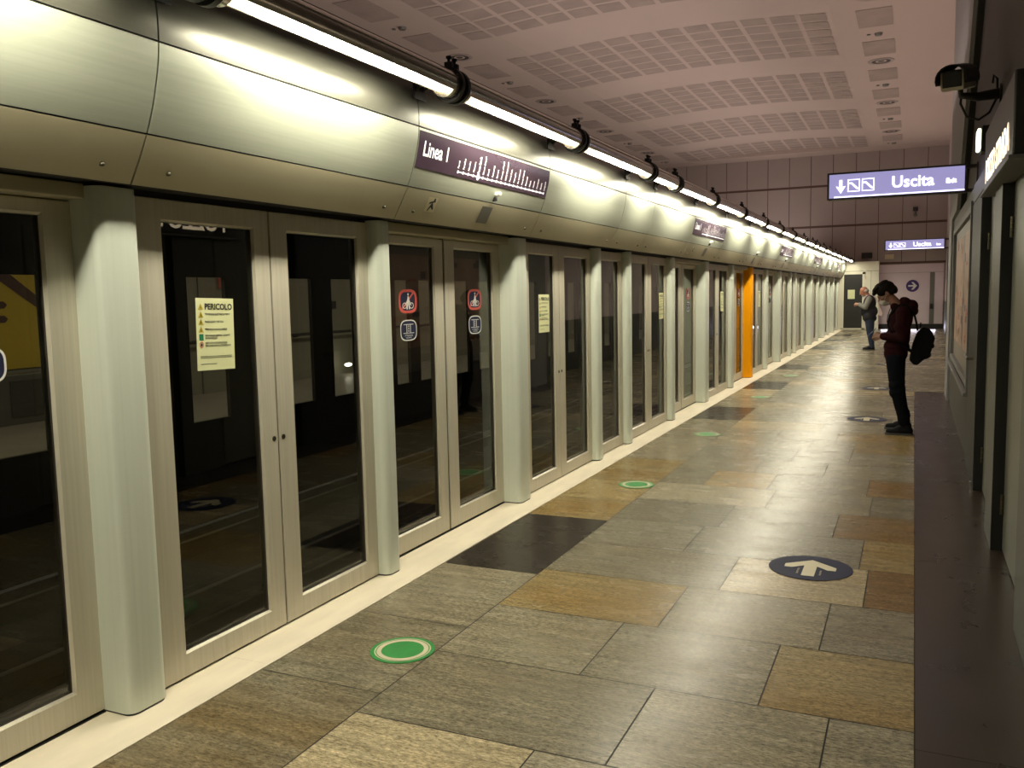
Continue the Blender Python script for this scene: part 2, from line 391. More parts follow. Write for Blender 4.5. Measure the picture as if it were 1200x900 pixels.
def shell(bm, pts, y0, y1, th=.01):
    n = len(pts); nm = []
    for i in range(n):
        a = pts[max(i-1, 0)]; b = pts[min(i+1, n-1)]; d = Vector((b[0]-a[0], b[1]-a[1])).normalized(); nm.append((-d.y, d.x))
    poly = list(pts)+[(pts[i][0]+nm[i][0]*th, pts[i][1]+nm[i][1]*th) for i in range(n-1, -1, -1)]
    outer = [[bm.verts.new((p[0], y, p[1])) for p in pts] for y in (y0, y1)]
    inner = [[bm.verts.new((pts[i][0]+nm[i][0]*th, y, pts[i][1]+nm[i][1]*th)) for i in range(n)] for y in (y0, y1)]
    for i in range(n-1):
        bm.faces.new((outer[0][i], outer[0][i+1], outer[1][i+1], outer[1][i]))
        bm.faces.new((inner[0][i], inner[1][i], inner[1][i+1], inner[0][i+1]))
        for k in (0, 1): bm.faces.new((outer[k][i], inner[k][i], inner[k][i+1], outer[k][i+1]))
    for i in (0, n-1): bm.faces.new((outer[0][i], outer[1][i], inner[1][i], inner[0][i]))
zi = lambda z: [p for p in PF]
def strip(z0, z1):
    i0 = min(range(len(PF)), key=lambda i: abs(PF[i][1]-z0)+(0 if PF[i][0] > -2.75 else 9)); i1 = min(range(len(PF)), key=lambda i: abs(PF[i][1]-z1)+abs(PF[i][0]+2.53)*.01)
    return PF[i0:i1+1]
I1 = 8; I2 = 24   # profile indices of the two horizontal seams (z 2.278 and 2.60)
def trimmed(a, b, g=.0035):
    pts = PF[a:b+1]
    d0 = (Vector(pts[1])-Vector(pts[0])).normalized()*g; d1 = (Vector(pts[-2])-Vector(pts[-1])).normalized()*g
    pts = list(pts)
    if a > 0: pts[0] = (pts[0][0]+d0.x, pts[0][1]+d0.y)
    if b < len(PF)-1: pts[-1] = (pts[-1][0]+d1.x, pts[-1][1]+d1.y)
    return pts
def canopy_panel(y0, y1, i, label, kind):
    t = thing('canopy_panel', label, 'canopy panel', (-2.9, (y0+y1)/2, 2.1), 'curved canopy panels above the platform doors')
    g = .004
    bm = B(); shell(bm, trimmed(0, I1), y0+g, y1-g); obj('lower_fascia', bm, 'fascia', t, smooth=True, auto=35)
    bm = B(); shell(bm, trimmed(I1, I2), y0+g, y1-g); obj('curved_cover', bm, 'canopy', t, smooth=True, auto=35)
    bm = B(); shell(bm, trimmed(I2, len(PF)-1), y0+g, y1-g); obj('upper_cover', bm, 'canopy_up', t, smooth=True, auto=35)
    bm = B(); shell(bm, [(p[0]-.016, p[1]-.002) for p in PF], y0, y1, .01)
    box(bm, -3.06, -3.04, y0, y1, 2.1, 3.15); box(bm, -3.06, -2.725, y0, y1, 2.112, 2.12); obj('backing', bm, 'dark', t)
    for yy in (y0+.155, y1-.155):
        z = 2.157; x = prof_x(z)
        bm = B(); cyl(bm, (x-.004, yy, z), (x+.006, yy, z-.003), .011, .009, 14); sph(bm, (x+.006, yy, z-.003), (.005, .008, .008), seg=10, rings=8); obj('rivet', bm, 'steel', t, smooth=True, auto=40)
    if kind == 'slide':
        ym = (y0+y1)/2
        fn = lambda a, b: Vector((prof_x(b)+.004, a, b))
        bm = B(); 
        for k in range(4):
            za = 2.145+.105*k/4; zb = 2.145+.105*(k+1)/4
            shape(bm, fn, [(ym+.0, za), (ym+.155, za), (ym+.155, zb), (ym+.0, zb)])
        o = obj('vent', bm, 'grey', t)
        z = 2.335
        bm = B(); cyl(bm, (prof_x(z)-.01, ym+.13, z), (prof_x(z)+.03, ym+.13, z), .016, .014, 14); sph(bm, (prof_x(z)+.03, ym+.13, z), .016, seg=14, rings=10); obj('sensor_dome', bm, 'whitev', t, smooth=True)
        bm = B(); box(bm, prof_x(z-.03)-.01, prof_x(z-.03)+.022, ym+.12, ym+.14, z-.045, z-.018, .003); obj('sensor_bracket', bm, 'black', t)
    return t
bays = []
for i, k in enumerate(KIND):
    y0 = SEAM[i]; y1 = SEAM[i+1] if i+1 < len(SEAM) else END
    bays.append((i, k, y0, y1))
for i, k, y0, y1 in bays:
    canopy_panel(y0, y1, i, f'curved grey metal canopy panel over the {ORD[i]} door bay from the near end', k)
canopy_panel(-1.45, SEAM[0], -1, 'curved grey metal canopy panel behind the camera, before the first door bay', 'pair')

# pictogram plates on the fascia of the sliding bays
for i, k, y0, y1 in bays:
    if k != 'slide': continue
    ym = (y0+y1)/2
    t = thing('fascia_pictogram', f'small pale plate with a dark running figure on the canopy fascia of the {ORD[i]} bay', 'pictogram', (prof_x(2.2), ym-.66, 2.2), 'pictogram plates on the canopy fascia')
    fn = lambda a, b: Vector((prof_x(b)+.005, a, b))
    bm = B(); shape(bm, fn, [(ym-.70, 2.165), (ym-.59, 2.165), (ym-.59, 2.245), (ym-.70, 2.245)]); obj('plate', bm, 'cream', t)
    fn = lambda a, b: Vector((prof_x(b)+.0065, a, b))
    bm = B(); c = (ym-.645, 2.205)
    for p in ([(-.03, -.035), (-.02, -.038), (.012, .0), (0, .012)], [(-.01, -.01), (.03, -.03), (.036, -.022), (.005, .012)], [(-.035, .0), (-.03, .012), (.03, .026), (.034, .016)]):
        shape(bm, fn, [(c[0]+a, c[1]+b) for a, b in p])
    shape(bm, fn, disc_poly(.011, 12, (c[0]+.018, c[1]+.026)))
    obj('figure', bm, 'ink', t)

# illuminated line maps
ST = ['Fermi', 'Paradiso', 'Marche', 'Massaua', 'Pozzo Strada', 'Monte Grappa', 'Rivoli', 'Racconigi', 'Bernini', "Principi d'Acaja", 'XVIII Dicembre', 'Porta Susa', 'Vinzaglio', 'Re Umberto', 'Porta Nuova', 'Marconi', 'Nizza', 'Dante', 'Carducci', 'Spezia', 'Lingotto']
STG = [text_geo(s, .033 if n != 4 else .045, .0004 if n != 4 else .0012, 'LEFT') for n, s in enumerate(ST)]
LIN = text_geo('Linea', .115, .0022, 'LEFT'); ONE = text_geo('1', .115, .0022, 'LEFT'); LW = max(v[0] for v in LIN[0])+.035
for i, k, y0, y1 in bays:
    if i not in MAPS: continue
    t = thing('line_map', f'purple illuminated Linea 1 route map on the canopy above the {ORD[i]} bay', 'route map', (prof_x(2.48), (y0+y1)/2, 2.48), 'Linea 1 route maps on the canopy')
    z0, z1 = 2.385, 2.582
    bm = B(); pts = [(prof_x(z0+(z1-z0)*q/10)+.004, z0+(z1-z0)*q/10) for q in range(11)]
    shell(bm, pts, y0+.012, y1-.012, .003); obj('panel', bm, 'mapbg', t, smooth=True, auto=40)
    L0 = (y1-y0)/1.93
    fn = lambda a, b: Vector((prof_x(b)+.006, a, b))
    bm = B(); put2d(bm, LIN[0], LIN[1], lambda a, b: fn(y0+.06+a*.92*L0, 2.487+b)); obj('title', bm, 'maptx', t)
    bm = B(); put2d(bm, ONE[0], ONE[1], lambda a, b: fn(y0+.06+(a+LW)*.92*L0, 2.487+b)); obj('line_number', bm, 'maptx', t)
    bm = B(); ys = y0+.50*L0; ye = y1-.07; n = len(ST); zb = 2.413
    seg = 24
    for q in range(seg):
        a = ys+(ye-ys)*q/seg; b = ys+(ye-ys)*(q+1)/seg; shape(bm, fn, [(a, zb-.0035), (b, zb-.0035), (b, zb+.0035), (a, zb+.0035)])
    for q in range(n):
        a = ys+(ye-ys)*q/(n-1); r = .0095 if q != 4 else .021
        shape(bm, lambda a_, b_: fn(a_, b_)+Vector((.0012, 0, 0)), disc_poly(r, 12, (a, zb)))
    obj('route_line', bm, 'maptx', t)
    bm = B()
    for q in range(n):
        a0 = ys+(ye-ys)*q/(n-1); vs, fs = STG[q]
        put2d(bm, vs, fs, lambda a, b: fn(a0-b*.9, zb+.02+a*(.58 if q != 4 else .43)))
    obj('station_names', bm, 'maptx', t)

# ------------------------------------------------------------------ pillars
def pillar(y0, y1, label, m='pillar'):
    x0, x1 = -3.0, -2.80; r = .045
    poly = [(x0, y0), (x0, y1)]
    for q in range(7):
        t = math.pi/2*(1-q/6); poly.append((x1-r+r*math.cos(t), y1-r+r*math.sin(t)))
    for q in range(7):
        t = -math.pi/2*q/6; poly.append((x1-r+r*math.cos(t), y0+r+r*math.sin(t)))
    poly = poly[:2]+poly[2:]
    t = thing('pillar', label, 'pillar', ((x0+x1)/2, (y0+y1)/2, .003), 'slim pillars between the platform doors')
    bm = B(); prism(bm, poly, 'z', .012, 2.098); obj('shaft', bm, m, t, smooth=True, auto=25)
    bm = B(); prism(bm, [(p[0]*.985-.0435, (p[1]-(y0+y1)/2)*.95+(y0+y1)/2) for p in poly], 'z', .003, .012); obj('foot', bm, 'black', t)
for i, (a, b) in enumerate(PIL):
    if i == 9: pillar(a, b, 'bright orange rounded pillar between the platform doors', 'orange')
    else: pillar(a, b, f'grey-green rounded pillar, {ORD[i]} along the doors from the near end')

# ------------------------------------------------------------------ door leaves
def leaf(name, label, cat, xf, y0, y1, z0, z1, bl, br, bb, bt, group, lock=None, grp=None):
    t = thing(name, label, cat, (xf-.02, (y0+y1)/2, z0), group)
    th = .045
    bm = B()
    ym, yn, zm, zn = y0+bl, y1-br, z0+bb, z1-bt
    # frame as a picture frame with chamfered inner edge
    def rect(x, a, b, c, d): return [bm.verts.new((x, a, c)), bm.verts.new((x, b, c)), bm.verts.new((x, b, d)), bm.verts.new((x, a, d))]
    e = .003
    o0 = rect(xf-th, y0, y1, z0, z1); o1 = rect(xf-e, y0, y1, z0, z1); o2 = rect(xf, y0+e, y1-e, z0+e, z1-e)
    i2 = rect(xf, ym, yn, zm, zn); i1 = rect(xf-.014, ym+.010, yn-.010, zm+.010, zn-.010); i0 = rect(xf-th, ym+.010, yn-.010, zm+.010, zn-.010)
    for A_, B_ in ((o0, o1), (o1, o2), (o2, i2), (i2, i1), (i1, i0), (i0, o0)):
        for q in range(4): bm.faces.new((A_[q], A_[(q+1) % 4], B_[(q+1) % 4], B_[q]))
    fr_ = obj('door_frame', bm, 'frame', t)
    bm = B(); box(bm, xf-.026, xf-.024, ym+.008, yn-.008, zm+.008, zn-.008)
    # a thin single sheet so that light passes one surface
    bm.free(); bm = B(); bm.faces.new(rect(xf-.022, ym+.006, yn-.006, zm+.006, zn-.006)); face_x(bm); obj('glass', bm, 'glass', t, recalc=False)
    bm = B()
    g = .006
    for a, b, c, d in ((ym+.004, ym+.004+g, zm, zn), (yn-.004-g, yn-.004, zm, zn), (ym, yn, zm+.004, zm+.004+g), (ym, yn, zn-.004-g, zn-.004)):
        box(bm, xf-.021, xf-.0135, a, b, c, d)
    obj('gasket', bm, 'black', fr_)
    if lock:
        bm = B(); cyl(bm, (xf-.004, lock[0], lock[1]), (xf+.003, lock[0], lock[1]), .0125, .0125, 16); lk = obj('lock', bm, 'steel', t)
        bm = B(); cyl(bm, (xf+.001, lock[0], lock[1]), (xf+.0036, lock[0], lock[1]), .0065, .0065, 12); obj('keyhole', bm, 'black', lk)
    return t
XP = -2.87
NOTE = {1: 0, 3: 0, 5: 1, 7: 1, 9: 1, 11: 0, 13: 0}
bike_stickers = []
for i, k, s0, s1 in bays:
    a = PIL[i][1]; b = PIL[i+1][0] if i+1 < len(PIL) else END
    m = (a+b)/2
    if k == 'pair':
        for q, (c, d) in enumerate(((a+.002, m-.005), (m+.005, b-.002))):
            leaf('swing_door', f'{"left" if q == 0 else "right"} glazed emergency door leaf in the {ORD[i]} bay from the near end', 'door', XP, c, d, .012, 2.085, .165 if q == 0 else .125, .105 if q == 0 else .10, .10, .085,
                 'glazed emergency door leaves', (d-.03 if q == 0 else c+.03, .97))
        bm = B(); box(bm, XP-.05, XP-.012, a, b, .004, .012); box(bm, XP-.05, XP-.012, a, b, 2.085, 2.112); box(bm, XP-.06, XP-.03, m-.006, m+.006, .012, 2.085)
        struct(f'trim_{20+i}', bm, 'black')
    elif k == 'single' or k == 'end':
        leaf('fixed_screen', f'single fixed glazed screen filling the {ORD[i]} bay from the near end', 'glass screen', XP, a+.002, b-.002, .012, 2.085, .12, .12, .10, .085, 'single fixed glazed screens')
    else:
        for q, (c, d) in enumerate(((a-.05, m-.012), (m+.012, b+.05))):
            leaf('sliding_door', f'{"left" if q == 0 else "right"} sliding door leaf of the {ORD[i]} bay from the near end', 'door', XG, c, d, .014, 2.045, .20 if q == 0 else .135, .115 if q == 0 else .17, .115, .05,
                 'glazed sliding door leaves', )
        bm = B(); box(bm, -3.0, -2.865, a, b, 2.05, 2.108, .006); tag(obj('door_header', bm, 'fascia'), f'recessed header box above the sliding doors of the {ORD[i]} bay', 'door header', 'headers over the sliding doors')
        bm = B(); box(bm, XG-.05, XG-.01, m-.012, m+.012, .01, 2.05); struct(f'trim_{50+i}', bm, 'black')
        bm = B(); box(bm, XG-.06, XG+.006, a, b, -.02, .006); struct(f'trim_{80+i}', bm, 'black')
        if i < 12: bike_stickers.append((i, a, m))

# notices on the glass
TG = {}
def tg(s, size, bold=0, al='LEFT'):
    key = (s, size, bold, al)
    if key not in TG: TG[key] = text_geo(s, size, bold, al)
    return TG[key]
def notice(i, yc, zc, near, tilt=-.03):
    W, H = .236, .325
    x = XP-.022+.003
    t = thing('safety_notice', f'pale yellow PERICOLO notice taped inside the glass of the {ORD[i]} bay', 'notice', (x, yc, zc), 'yellow danger notices on the door glass')
    r = Vector((0, math.cos(tilt), math.sin(tilt))); u = Vector((0, -math.sin(tilt), math.cos(tilt)))
    fn = plane_fn((x, yc, zc), r, u); f2 = plane_fn((x+.0012, yc, zc), r, u); f3 = plane_fn((x+.0018, yc, zc), r, u)
    bm = B(); shape(bm, fn, [(-W/2, -H/2), (W/2, -H/2), (W/2, H/2), (-W/2, H/2)]); obj('paper', bm, 'paper', t)
    rows = [('PERICOLO', .123, .037, .0012), ('TENSIONE ELETTRICA 750 V', .090, .0125, .0003), ('PASSAGGIO VEICOLI', .056, .0125, .0003), ('PERICOLO DI INCIAMPO', .022, .0125, .0003),
            ('INDOSSARE SEMPRE I GUANTI', -.006, .0115, .0003), ('DI SICUREZZA', -.018, .0115, .0003), ("VIETATO L'ACCESSO ALLE", -.040, .0115, .0003), ('PERSONE NON AUTORIZZATE', -.052, .0115, .0003)]
    bm = B()
    for s, z, sz, bo in rows:
        vs, fs = tg(s, sz, bo); put2d(bm, vs, fs, lambda a, b: f2(-W/2+.052+a, z+b))
    for z in (-.10, -.107, -.135): shape(bm, f2, [(-W/2+.02, z), (W/2-.02 if z > -.13 else 0, z), (W/2-.02 if z > -.13 else 0, z+.002), (-W/2+.02, z+.002)])
    obj('lettering', bm, 'ink', t)
    if near:
        bm = B()
        for z in (.123, .088, .055, .021): shape(bm, f2, [(-W/2+.012, z-.013), (-W/2+.044, z-.013), (-W/2+.028, z+.015)])
        obj('warning_triangles', bm, 'warn', t)
        bm = B()
        for z in (.123, .088, .055, .021): shape(bm, f3, [(-W/2+.025, z-.008), (-W/2+.031, z-.008), (-W/2+.029, z+.005), (-W/2+.027, z+.005)])
        shape(bm, f3, disc_poly(.006, 12, (-W/2+.028, -.047)))
        obj('warning_symbols', bm, 'ink', t)
        bm = B(); shape(bm, f2, [(-W/2+.015, -.027), (-W/2+.041, -.027), (-W/2+.041, .001), (-W/2+.015, .001)]); obj('green_pictogram', bm, 'safe', t)
        bm = B(); ring(bm, f2, .010, .013, 20, (-W/2+.028, -.047)); obj('prohibition_ring', bm, 'redink', t)
notice(1, 3.05, 1.505, True); notice(3, 6.95, 1.495, True, -.01); notice(5, 10.80, 1.49, True, .01); notice(7, 14.62, 1.49, False); notice(9, 18.45, 1.49, False); notice(11, 21.75, 1.49, False)

def squircle(w, h, n=40, p=3.2):
    out = []
    for i in range(n):
        t = 2*math.pi*i/n; c, s = math.cos(t), math.sin(t)
        out.append((w*abs(c)**(2/p)*(1 if c > 0 else -1), h*abs(s)**(2/p)*(1 if s > 0 else -1)))
    return out
def sq_ring(bm, fn, w0, h0, w1, h1):
    a = [bm.verts.new(fn(*p)) for p in squircle(w0, h0)]; b = [bm.verts.new(fn(*p)) for p in squircle(w1, h1)]
    for i in range(len(a)): bm.faces.new((a[i], a[(i+1) % len(a)], b[(i+1) % len(a)], b[i]))
def bike_sticker(i, yc, side):
    x = XG-.019; zc = 1.63
    t = thing('bicycle_sticker', f'red-rimmed no-bicycles sticker on the {side} sliding leaf of the {ORD[i]} bay', 'sticker', (x, yc, zc), 'no-bicycles stickers on the sliding doors')
    fn = plane_fn((x, yc, zc), YH, ZH); f2 = plane_fn((x+.001, yc, zc), YH, ZH); f3 = plane_fn((x+.002, yc, zc), YH, ZH); f4 = plane_fn((x+.003, yc, zc), YH, ZH)
    bm = B(); shape(bm, fn, squircle(.108, .074)); obj('backing', bm, 'navy', t)
    bm = B(); sq_ring(bm, f2, .112, .077, .090, .060); 
    shape(bm, f2, [(-.085, -.050), (-.070, -.058), (.075, .052), (.062, .058)]); obj('prohibition_ring', bm, 'redink', t)
    bm = B(); ring(bm, f3, .015, .020, 20, (-.042, -.028), 1.35); ring(bm, f3, .015, .020, 20, (.042, -.028), 1.35)
    shape(bm, f3, [(-.044, -.030), (-.036, -.030), (.002, .006), (-.006, .010)]); shape(bm, f3, [(.036, -.028), (.044, -.028), (.014, .012), (.006, .010)])
    obj('bicycle', bm, 'whitev', t)
    bm = B(); shape(bm, f4, disc_poly(.0085, 14, (.002, .044)))
    shape(bm, f4, [(-.014, .0), (.012, .0), (.016, .02), (.006, .034), (-.004, .032)]); shape(bm, f4, [(-.016, .002), (.014, .002), (.022, -.052), (.008, -.052), (0, -.012), (-.008, -.052), (-.022, -.052)])
    obj('figure', bm, 'whitev', t)
def gap_sticker(i, yc, side, big=False):
    x = XG-.019; zc = 1.443
    t = thing('caution_sticker', f'navy rounded pictogram sticker low on the {side} sliding leaf of the {ORD[i]} bay', 'sticker', (x, yc, zc), 'navy door-caution stickers on the sliding doors')
    fn = plane_fn((x, yc, zc), YH, ZH); f2 = plane_fn((x+.001, yc, zc), YH, ZH)
    bm = B(); shape(bm, fn, squircle(.10, .066)); obj('backing', bm, 'navy', t)
    bm = B(); sq_ring(bm, f2, .102, .068, .093, .061)
    for p in ([(-.06, .036), (.06, .036), (.06, .040), (-.06, .040)], [(-.066, -.020), (.066, -.020), (.066, -.016), (-.066, -.016)], [(-.026, -.016), (-.019, -.016), (-.019, .036), (-.026, .036)], [(.019, -.016), (.026, -.016), (.026, .036), (.019, .036)]):
        shape(bm, f2, p)
    for z in (.026, .011, -.004): shape(bm, f2, disc_poly(.0055, 10, (0, z)))
    vs, fs = tg('ATTENZIONE', .016, 0, 'CENTER'); put2d(bm, vs, fs, lambda a, b: f2(a, b-.034)); vs, fs = tg('ALLE PORTE', .013, 0, 'CENTER'); put2d(bm, vs, fs, lambda a, b: f2(a, b-.048))
    obj('pictogram', bm, 'whitev', t)
for i, a, m in bike_stickers:
    for side, yc in (('left', a+.435), ('right', m+(.49 if i else .545))):
        if i == 0 and side == 'left': continue
        if i: bike_sticker(i, yc, side)
        gap_sticker(i, yc, side)

# ------------------------------------------------------------------ tube lamps
LX, LZ, LR = -2.31, 2.79, .074
def arc_shell(bm, a0, a1, r, y0, y1, th=.004, n=18):
    pts = []
    for q in range(n+1):
        t = math.radians(a0+(a1-a0)*q/n); pts.append((LX+r*math.cos(t), LZ+r*math.sin(t)))
    inn = []
    for q in range(n, -1, -1):
        t = math.radians(a0+(a1-a0)*q/n); inn.append((LX+(r-th)*math.cos(t), LZ+(r-th)*math.sin(t)))
    prism(bm, pts+inn, 'y', y0, y1)
def lamp(y0, y1, label):
    t = thing('tube_lamp', label, 'lamp', (LX, (y0+y1)/2, LZ), 'chrome tube lamps hung along the canopy')
    a, b = y0+.05, y1-.05
    bm = B(); arc_shell(bm, -34, 206, LR, a, b, .004, 26); obj('reflector', bm, 'chrome', t, smooth=True, auto=30)
    bm = B(); arc_shell(bm, 62, 66, LR+.003, a, b, .004, 2); arc_shell(bm, 20, 24, LR+.003, a, b, .004, 2); arc_shell(bm, 92, 96, LR+.003, a, b, .004, 2); obj('housing_ribs', bm, 'grey', t)
    bm = B(); p0 = Vector((math.cos(math.radians(-34)), math.sin(math.radians(-34)))); p1 = Vector((math.cos(math.radians(-154)), math.sin(math.radians(-154)))); nn = Vector((math.cos(math.radians(-94)), math.sin(math.radians(-94))))
    out = []
    for q in range(5):
        w_ = q/4; pt = (p0*(1-w_)+p1*w_)*(LR-.004)+nn*(.016*math.sin(math.pi*w_)-.002); out.append((LX+pt.x, LZ+pt.y))
    for q in range(4):
        f_ = bm.faces.new([bm.verts.new(p) for p in ((out[q][0], a+.05, out[q][1]), (out[q+1][0], a+.05, out[q+1][1]), (out[q+1][0], b-.05, out[q+1][1]), (out[q][0], b-.05, out[q][1]))])
        f_.normal_update()
        if f_.normal.z > 0: f_.normal_flip()
    bmesh.ops.remove_doubles(bm, verts=bm.verts[:], dist=1e-5)
    obj('diffuser', bm, 'lamp', t, smooth=True, recalc=False)
    for c, d in ((a, a+.05), (b-.05, b)):
        bm = B(); arc_shell(bm, -155, -33, LR, c, d, .004, 14); cyl(bm, (LX, (c if c == a else d-.004), LZ), (LX, (c+.004 if c == a else d), LZ), LR-.004, seg=24)
        obj('end_cap', bm, 'chrome', t, smooth=True, auto=30)
def bracket(y, label):
    t = thing('lamp_bracket', label, 'bracket', (LX, y, LZ), 'black clamp brackets between the tube lamps')
    for s in (-1, 1):
        bm = B()
        n = 28; r0, r1 = LR+.002, LR+.018
        for q in range(n):
            a0 = 2*math.pi*q/n; a1 = 2*math.pi*(q+1)/n
        ys = (y+s*.032-.014, y+s*.032+.014)
        rings_ = [[bm.verts.new((LX+r*math.cos(2*math.pi*q/n), yy, LZ+r*math.sin(2*math.pi*q/n))) for q in range(n)] for r, yy in ((r0, ys[0]), (r1, ys[0]), (r1, ys[1]), (r0, ys[1]))]
        for w in range(4):
            for q in range(n): bm.faces.new((rings_[w][q], rings_[w][(q+1) % n], rings_[(w+1) % 4][(q+1) % n], rings_[(w+1) % 4][q]))
        obj('clamp_ring', bm, 'black', t, smooth=True, auto=40)
        bm = B(); box(bm, LX-.022, LX+.022, ys[0], ys[1], LZ+r1-.004, LZ+r1+.030, .003); cyl(bm, (LX, (ys[0]+ys[1])/2, LZ+r1+.02), (LX, (ys[0]+ys[1])/2, LZ+r1+.055), .008); cyl(bm, (LX, (ys[0]+ys[1])/2, LZ+r1+.048), (LX, (ys[0]+ys[1])/2, LZ+r1+.060), .015)
        obj('clamp_bolt', bm, 'black', t)
    bm = B(); cyl(bm, (LX, y-.034, LZ), (LX, y+.034, LZ), LR-.012, seg=24); obj('coupling', bm, 'black', t, smooth=True, auto=40)
    bm = B()
    for s in (-1, 1):
        tube(bm, [(LX-.03, y+s*.032, LZ+LR+.01), (LX-.12, y+s*.035, LZ+.06), (-2.522, y+s*.035, 2.79)], .011, 8)
    box(bm, -2.5235, -2.512, y-.06, y+.06, 2.74, 2.83, .003)
    obj('support_arm', bm, 'black', t)
ys_ = [-1.45]+SEAM+[END-.15]
for q in range(len(ys_)-1):
    lamp(ys_[q], ys_[q+1], f'glowing chrome tube lamp in front of the {ORD[q-1]} canopy panel from the near end' if q > 0 else 'chrome tube lamp behind the camera')
for q, y in enumerate(ys_[1:-1]): bracket(y, f'black double-ring clamp holding the tube lamps, {ORD[q]} from the near end')

# ------------------------------------------------------------------ ceiling
def ceil_z(x):
    return max(7.2, 7.34-.0132*(x+5)**2) if -8.95 < x < -1.65 else 7.2
def ceiling():
    bm = B(); xs = [-12.2, -10.5, -8.95, -8.2, -7.4, -6.6, -5.8, -5, -4.2, -3.4, -2.6, -1.65, 0, 1.4]; ys = [-3, 8, 18, 28, 39.1]
    g = [[bm.verts.new((x, y, ceil_z(x))) for x in xs] for y in ys]
    for a in range(len(ys)-1):
        for b in range(len(xs)-1): bm.faces.new((g[a][b], g[a+1][b], g[a+1][b+1], g[a][b+1]))
    # perforated cells, twelve across and six deep, laid in the plaster
    for k in range(-4, 3):
        y0 = 24.55+5.27*k
        for r in range(6):
            for c in range(12):
                xa = -1.77-.60*c; xb = xa-.5; ya = y0+.6*r; yb = ya+.5
                if ya < -2.8: continue
                vs = [bm.verts.new(p) for p in ((xa, ya, ceil_z(xa)-.004), (xa, yb, ceil_z(xa)-.004), (xb, yb, ceil_z(xb)-.004), (xb, ya, ceil_z(xb)-.004))]
                f = bm.faces.new(vs); f.material_index = 1
    struct('ceiling', bm, ['ceiling', 'perfo'])
    bm = B(); box(bm, -12.2, 1.4, -3, 39.1, 7.5, 7.55); struct('ceiling_slab', bm, 'dark')
ceiling()
for side, xc in (('right', -.87), ('left', -9.74)):
    n = 0
    for k in range(-3, 3):
        L = 23.87+5.3*k
        if L > 38: continue
        for w, (a, b) in enumerate(((.85, 2.15), (3.33, 4.62))):
            if L+b > 38.8: continue
            bm = B(); box(bm, xc-.34, xc+.34, L+a, L+b, 7.188, 7.199)
            tag(obj('ceiling_grille', bm, 'perfo'), f'square perforated grille {"before" if w else "after"} the {ORD[k+3]} downlight of the {side} ceiling row', 'ceiling grille', 'square grilles in the ceiling rows')
        t = thing('downlight', f'round recessed downlight, {ORD[k+3]} from the camera in the {side} ceiling row', 'downlight', (xc, L, 7.2), 'round ceiling downlights')
        bm = B(); fn = lambda a, b: Vector((xc+a, L+b, 7.196)); ring(bm, fn, .22, .30, 32); solid(bm, (0, 0, -.012)); obj('trim_ring', bm, 'endwall', t, smooth=True, auto=40)
        bm = B(); cyl(bm, (xc, L, 7.197), (xc, L, 7.192), .215, .215, 28); obj('lens', bm, 'rwall', t)
        bm = B(); ring(bm, lambda a, b: Vector((xc+a, L+b, 7.190)), .08, .13, 24); obj('inner_ring', bm, 'ceiling', t)
        if L+2.74 < 38.8:
            bm = B(); cyl(bm, (xc+.03, L+2.74, 7.199), (xc+.03, L+2.74, 7.15), .09, .07, 18); cyl(bm, (xc-.17, L+2.74, 7.199), (xc-.17, L+2.74, 7.18), .04, .04, 14)
            tag(obj('smoke_detector', bm, 'grey', smooth=True, auto=40), f'small round smoke detector between the grilles past the {ORD[k+3]} downlight of the {side} ceiling row', 'smoke detector', 'smoke detectors in the ceiling rows')

# ------------------------------------------------------------------ end wall and service room
def endwall():
    bm = B(); y = 39.0
    rows = [(0, 2.67), (2.67, 4.27), (4.27, 5.94), (5.94, 7.5)]
    for z0, z1 in rows:
        xs = [-12.1, -10.15, -9.27, -8.39, -7.52, -6.65, -5.78, -4.9, -4.03, -3.16, -2.27, -1.4, -.5, .383, 1.25]
        if z0 == 0: xs = [-12.1, -1.33, 1.25]
        for a, b in zip(xs, xs[1:]):
            box(bm, a+.012, b-.012, y, y+.03, z0+.045, z1-.045)
    struct('wall_end', bm, 'endwall')
    bm = B(); box(bm, -12.2, 1.3, y+.02, y+.08, 0, 7.5); struct('wall_end_back', bm, 'stripe')
    bm = B()
    box(bm, -1.32, .56, y-.03, y-.002, .20, 2.26); box(bm, .74, 1.05, y-.03, y-.002, .20, 2.26); box(bm, -1.32, 1.05, y-.03, y-.002, 2.275, 2.60)
    struct('trim_4', bm, 'pink')
    bm = B(); box(bm, -1.32, 1.1, y-.06, y-.002, 0, .19); struct('baseboard_end', bm, 'rdark')
    bm = B(); box(bm, .57, .73, y-.02, y-.005, .2, 2.26); 
    o = struct('trim_5', bm, 'grey')
    bm = B(); box(bm, .59, .69, y-.09, y-.02, .80, 1.0, .01); tag(obj('door_handle_box', bm, 'black'), 'small black handle box on the grey strip of the end wall', 'handle')
endwall()
bm = B(); box(bm, -3.05, -1.31, END, 38.98, 2.33, 2.75); box(bm, -3.05, -2.70, END, 38.98, 0, 2.33); box(bm, -1.83, -1.31, END, 38.98, 0, 2.33); struct('wall_service_room', bm, 'white')
bm = B(); box(bm, -3.05, -1.31, END-.006, END+.01, 2.36, 2.372); box(bm, -1.60, -1.592, END-.004, END+.01, 0, 2.36); struct('trim_6', bm, 'rwall')
t = bpy.data.objects.new('door_1', None); link(t); t.location = (-2.26, END, 0); t['kind'] = 'structure'
bm = B(); box(bm, -2.72, -2.62, END-.03, END+.02, 0, 2.33, .004); box(bm, -1.92, -1.82, END-.03, END+.02, 0, 2.33, .004); box(bm, -2.72, -1.82, END-.03, END+.02, 2.24, 2.34, .004); box(bm, -2.72, -1.82, END-.03, END+.02, 0, .06, .004); obj('door_frame', bm, 'white', t)
bm = B(); box(bm, -2.62, -1.92, END, END+.02, .06, 2.24); obj('door_leaf', bm, 'rdark', t)
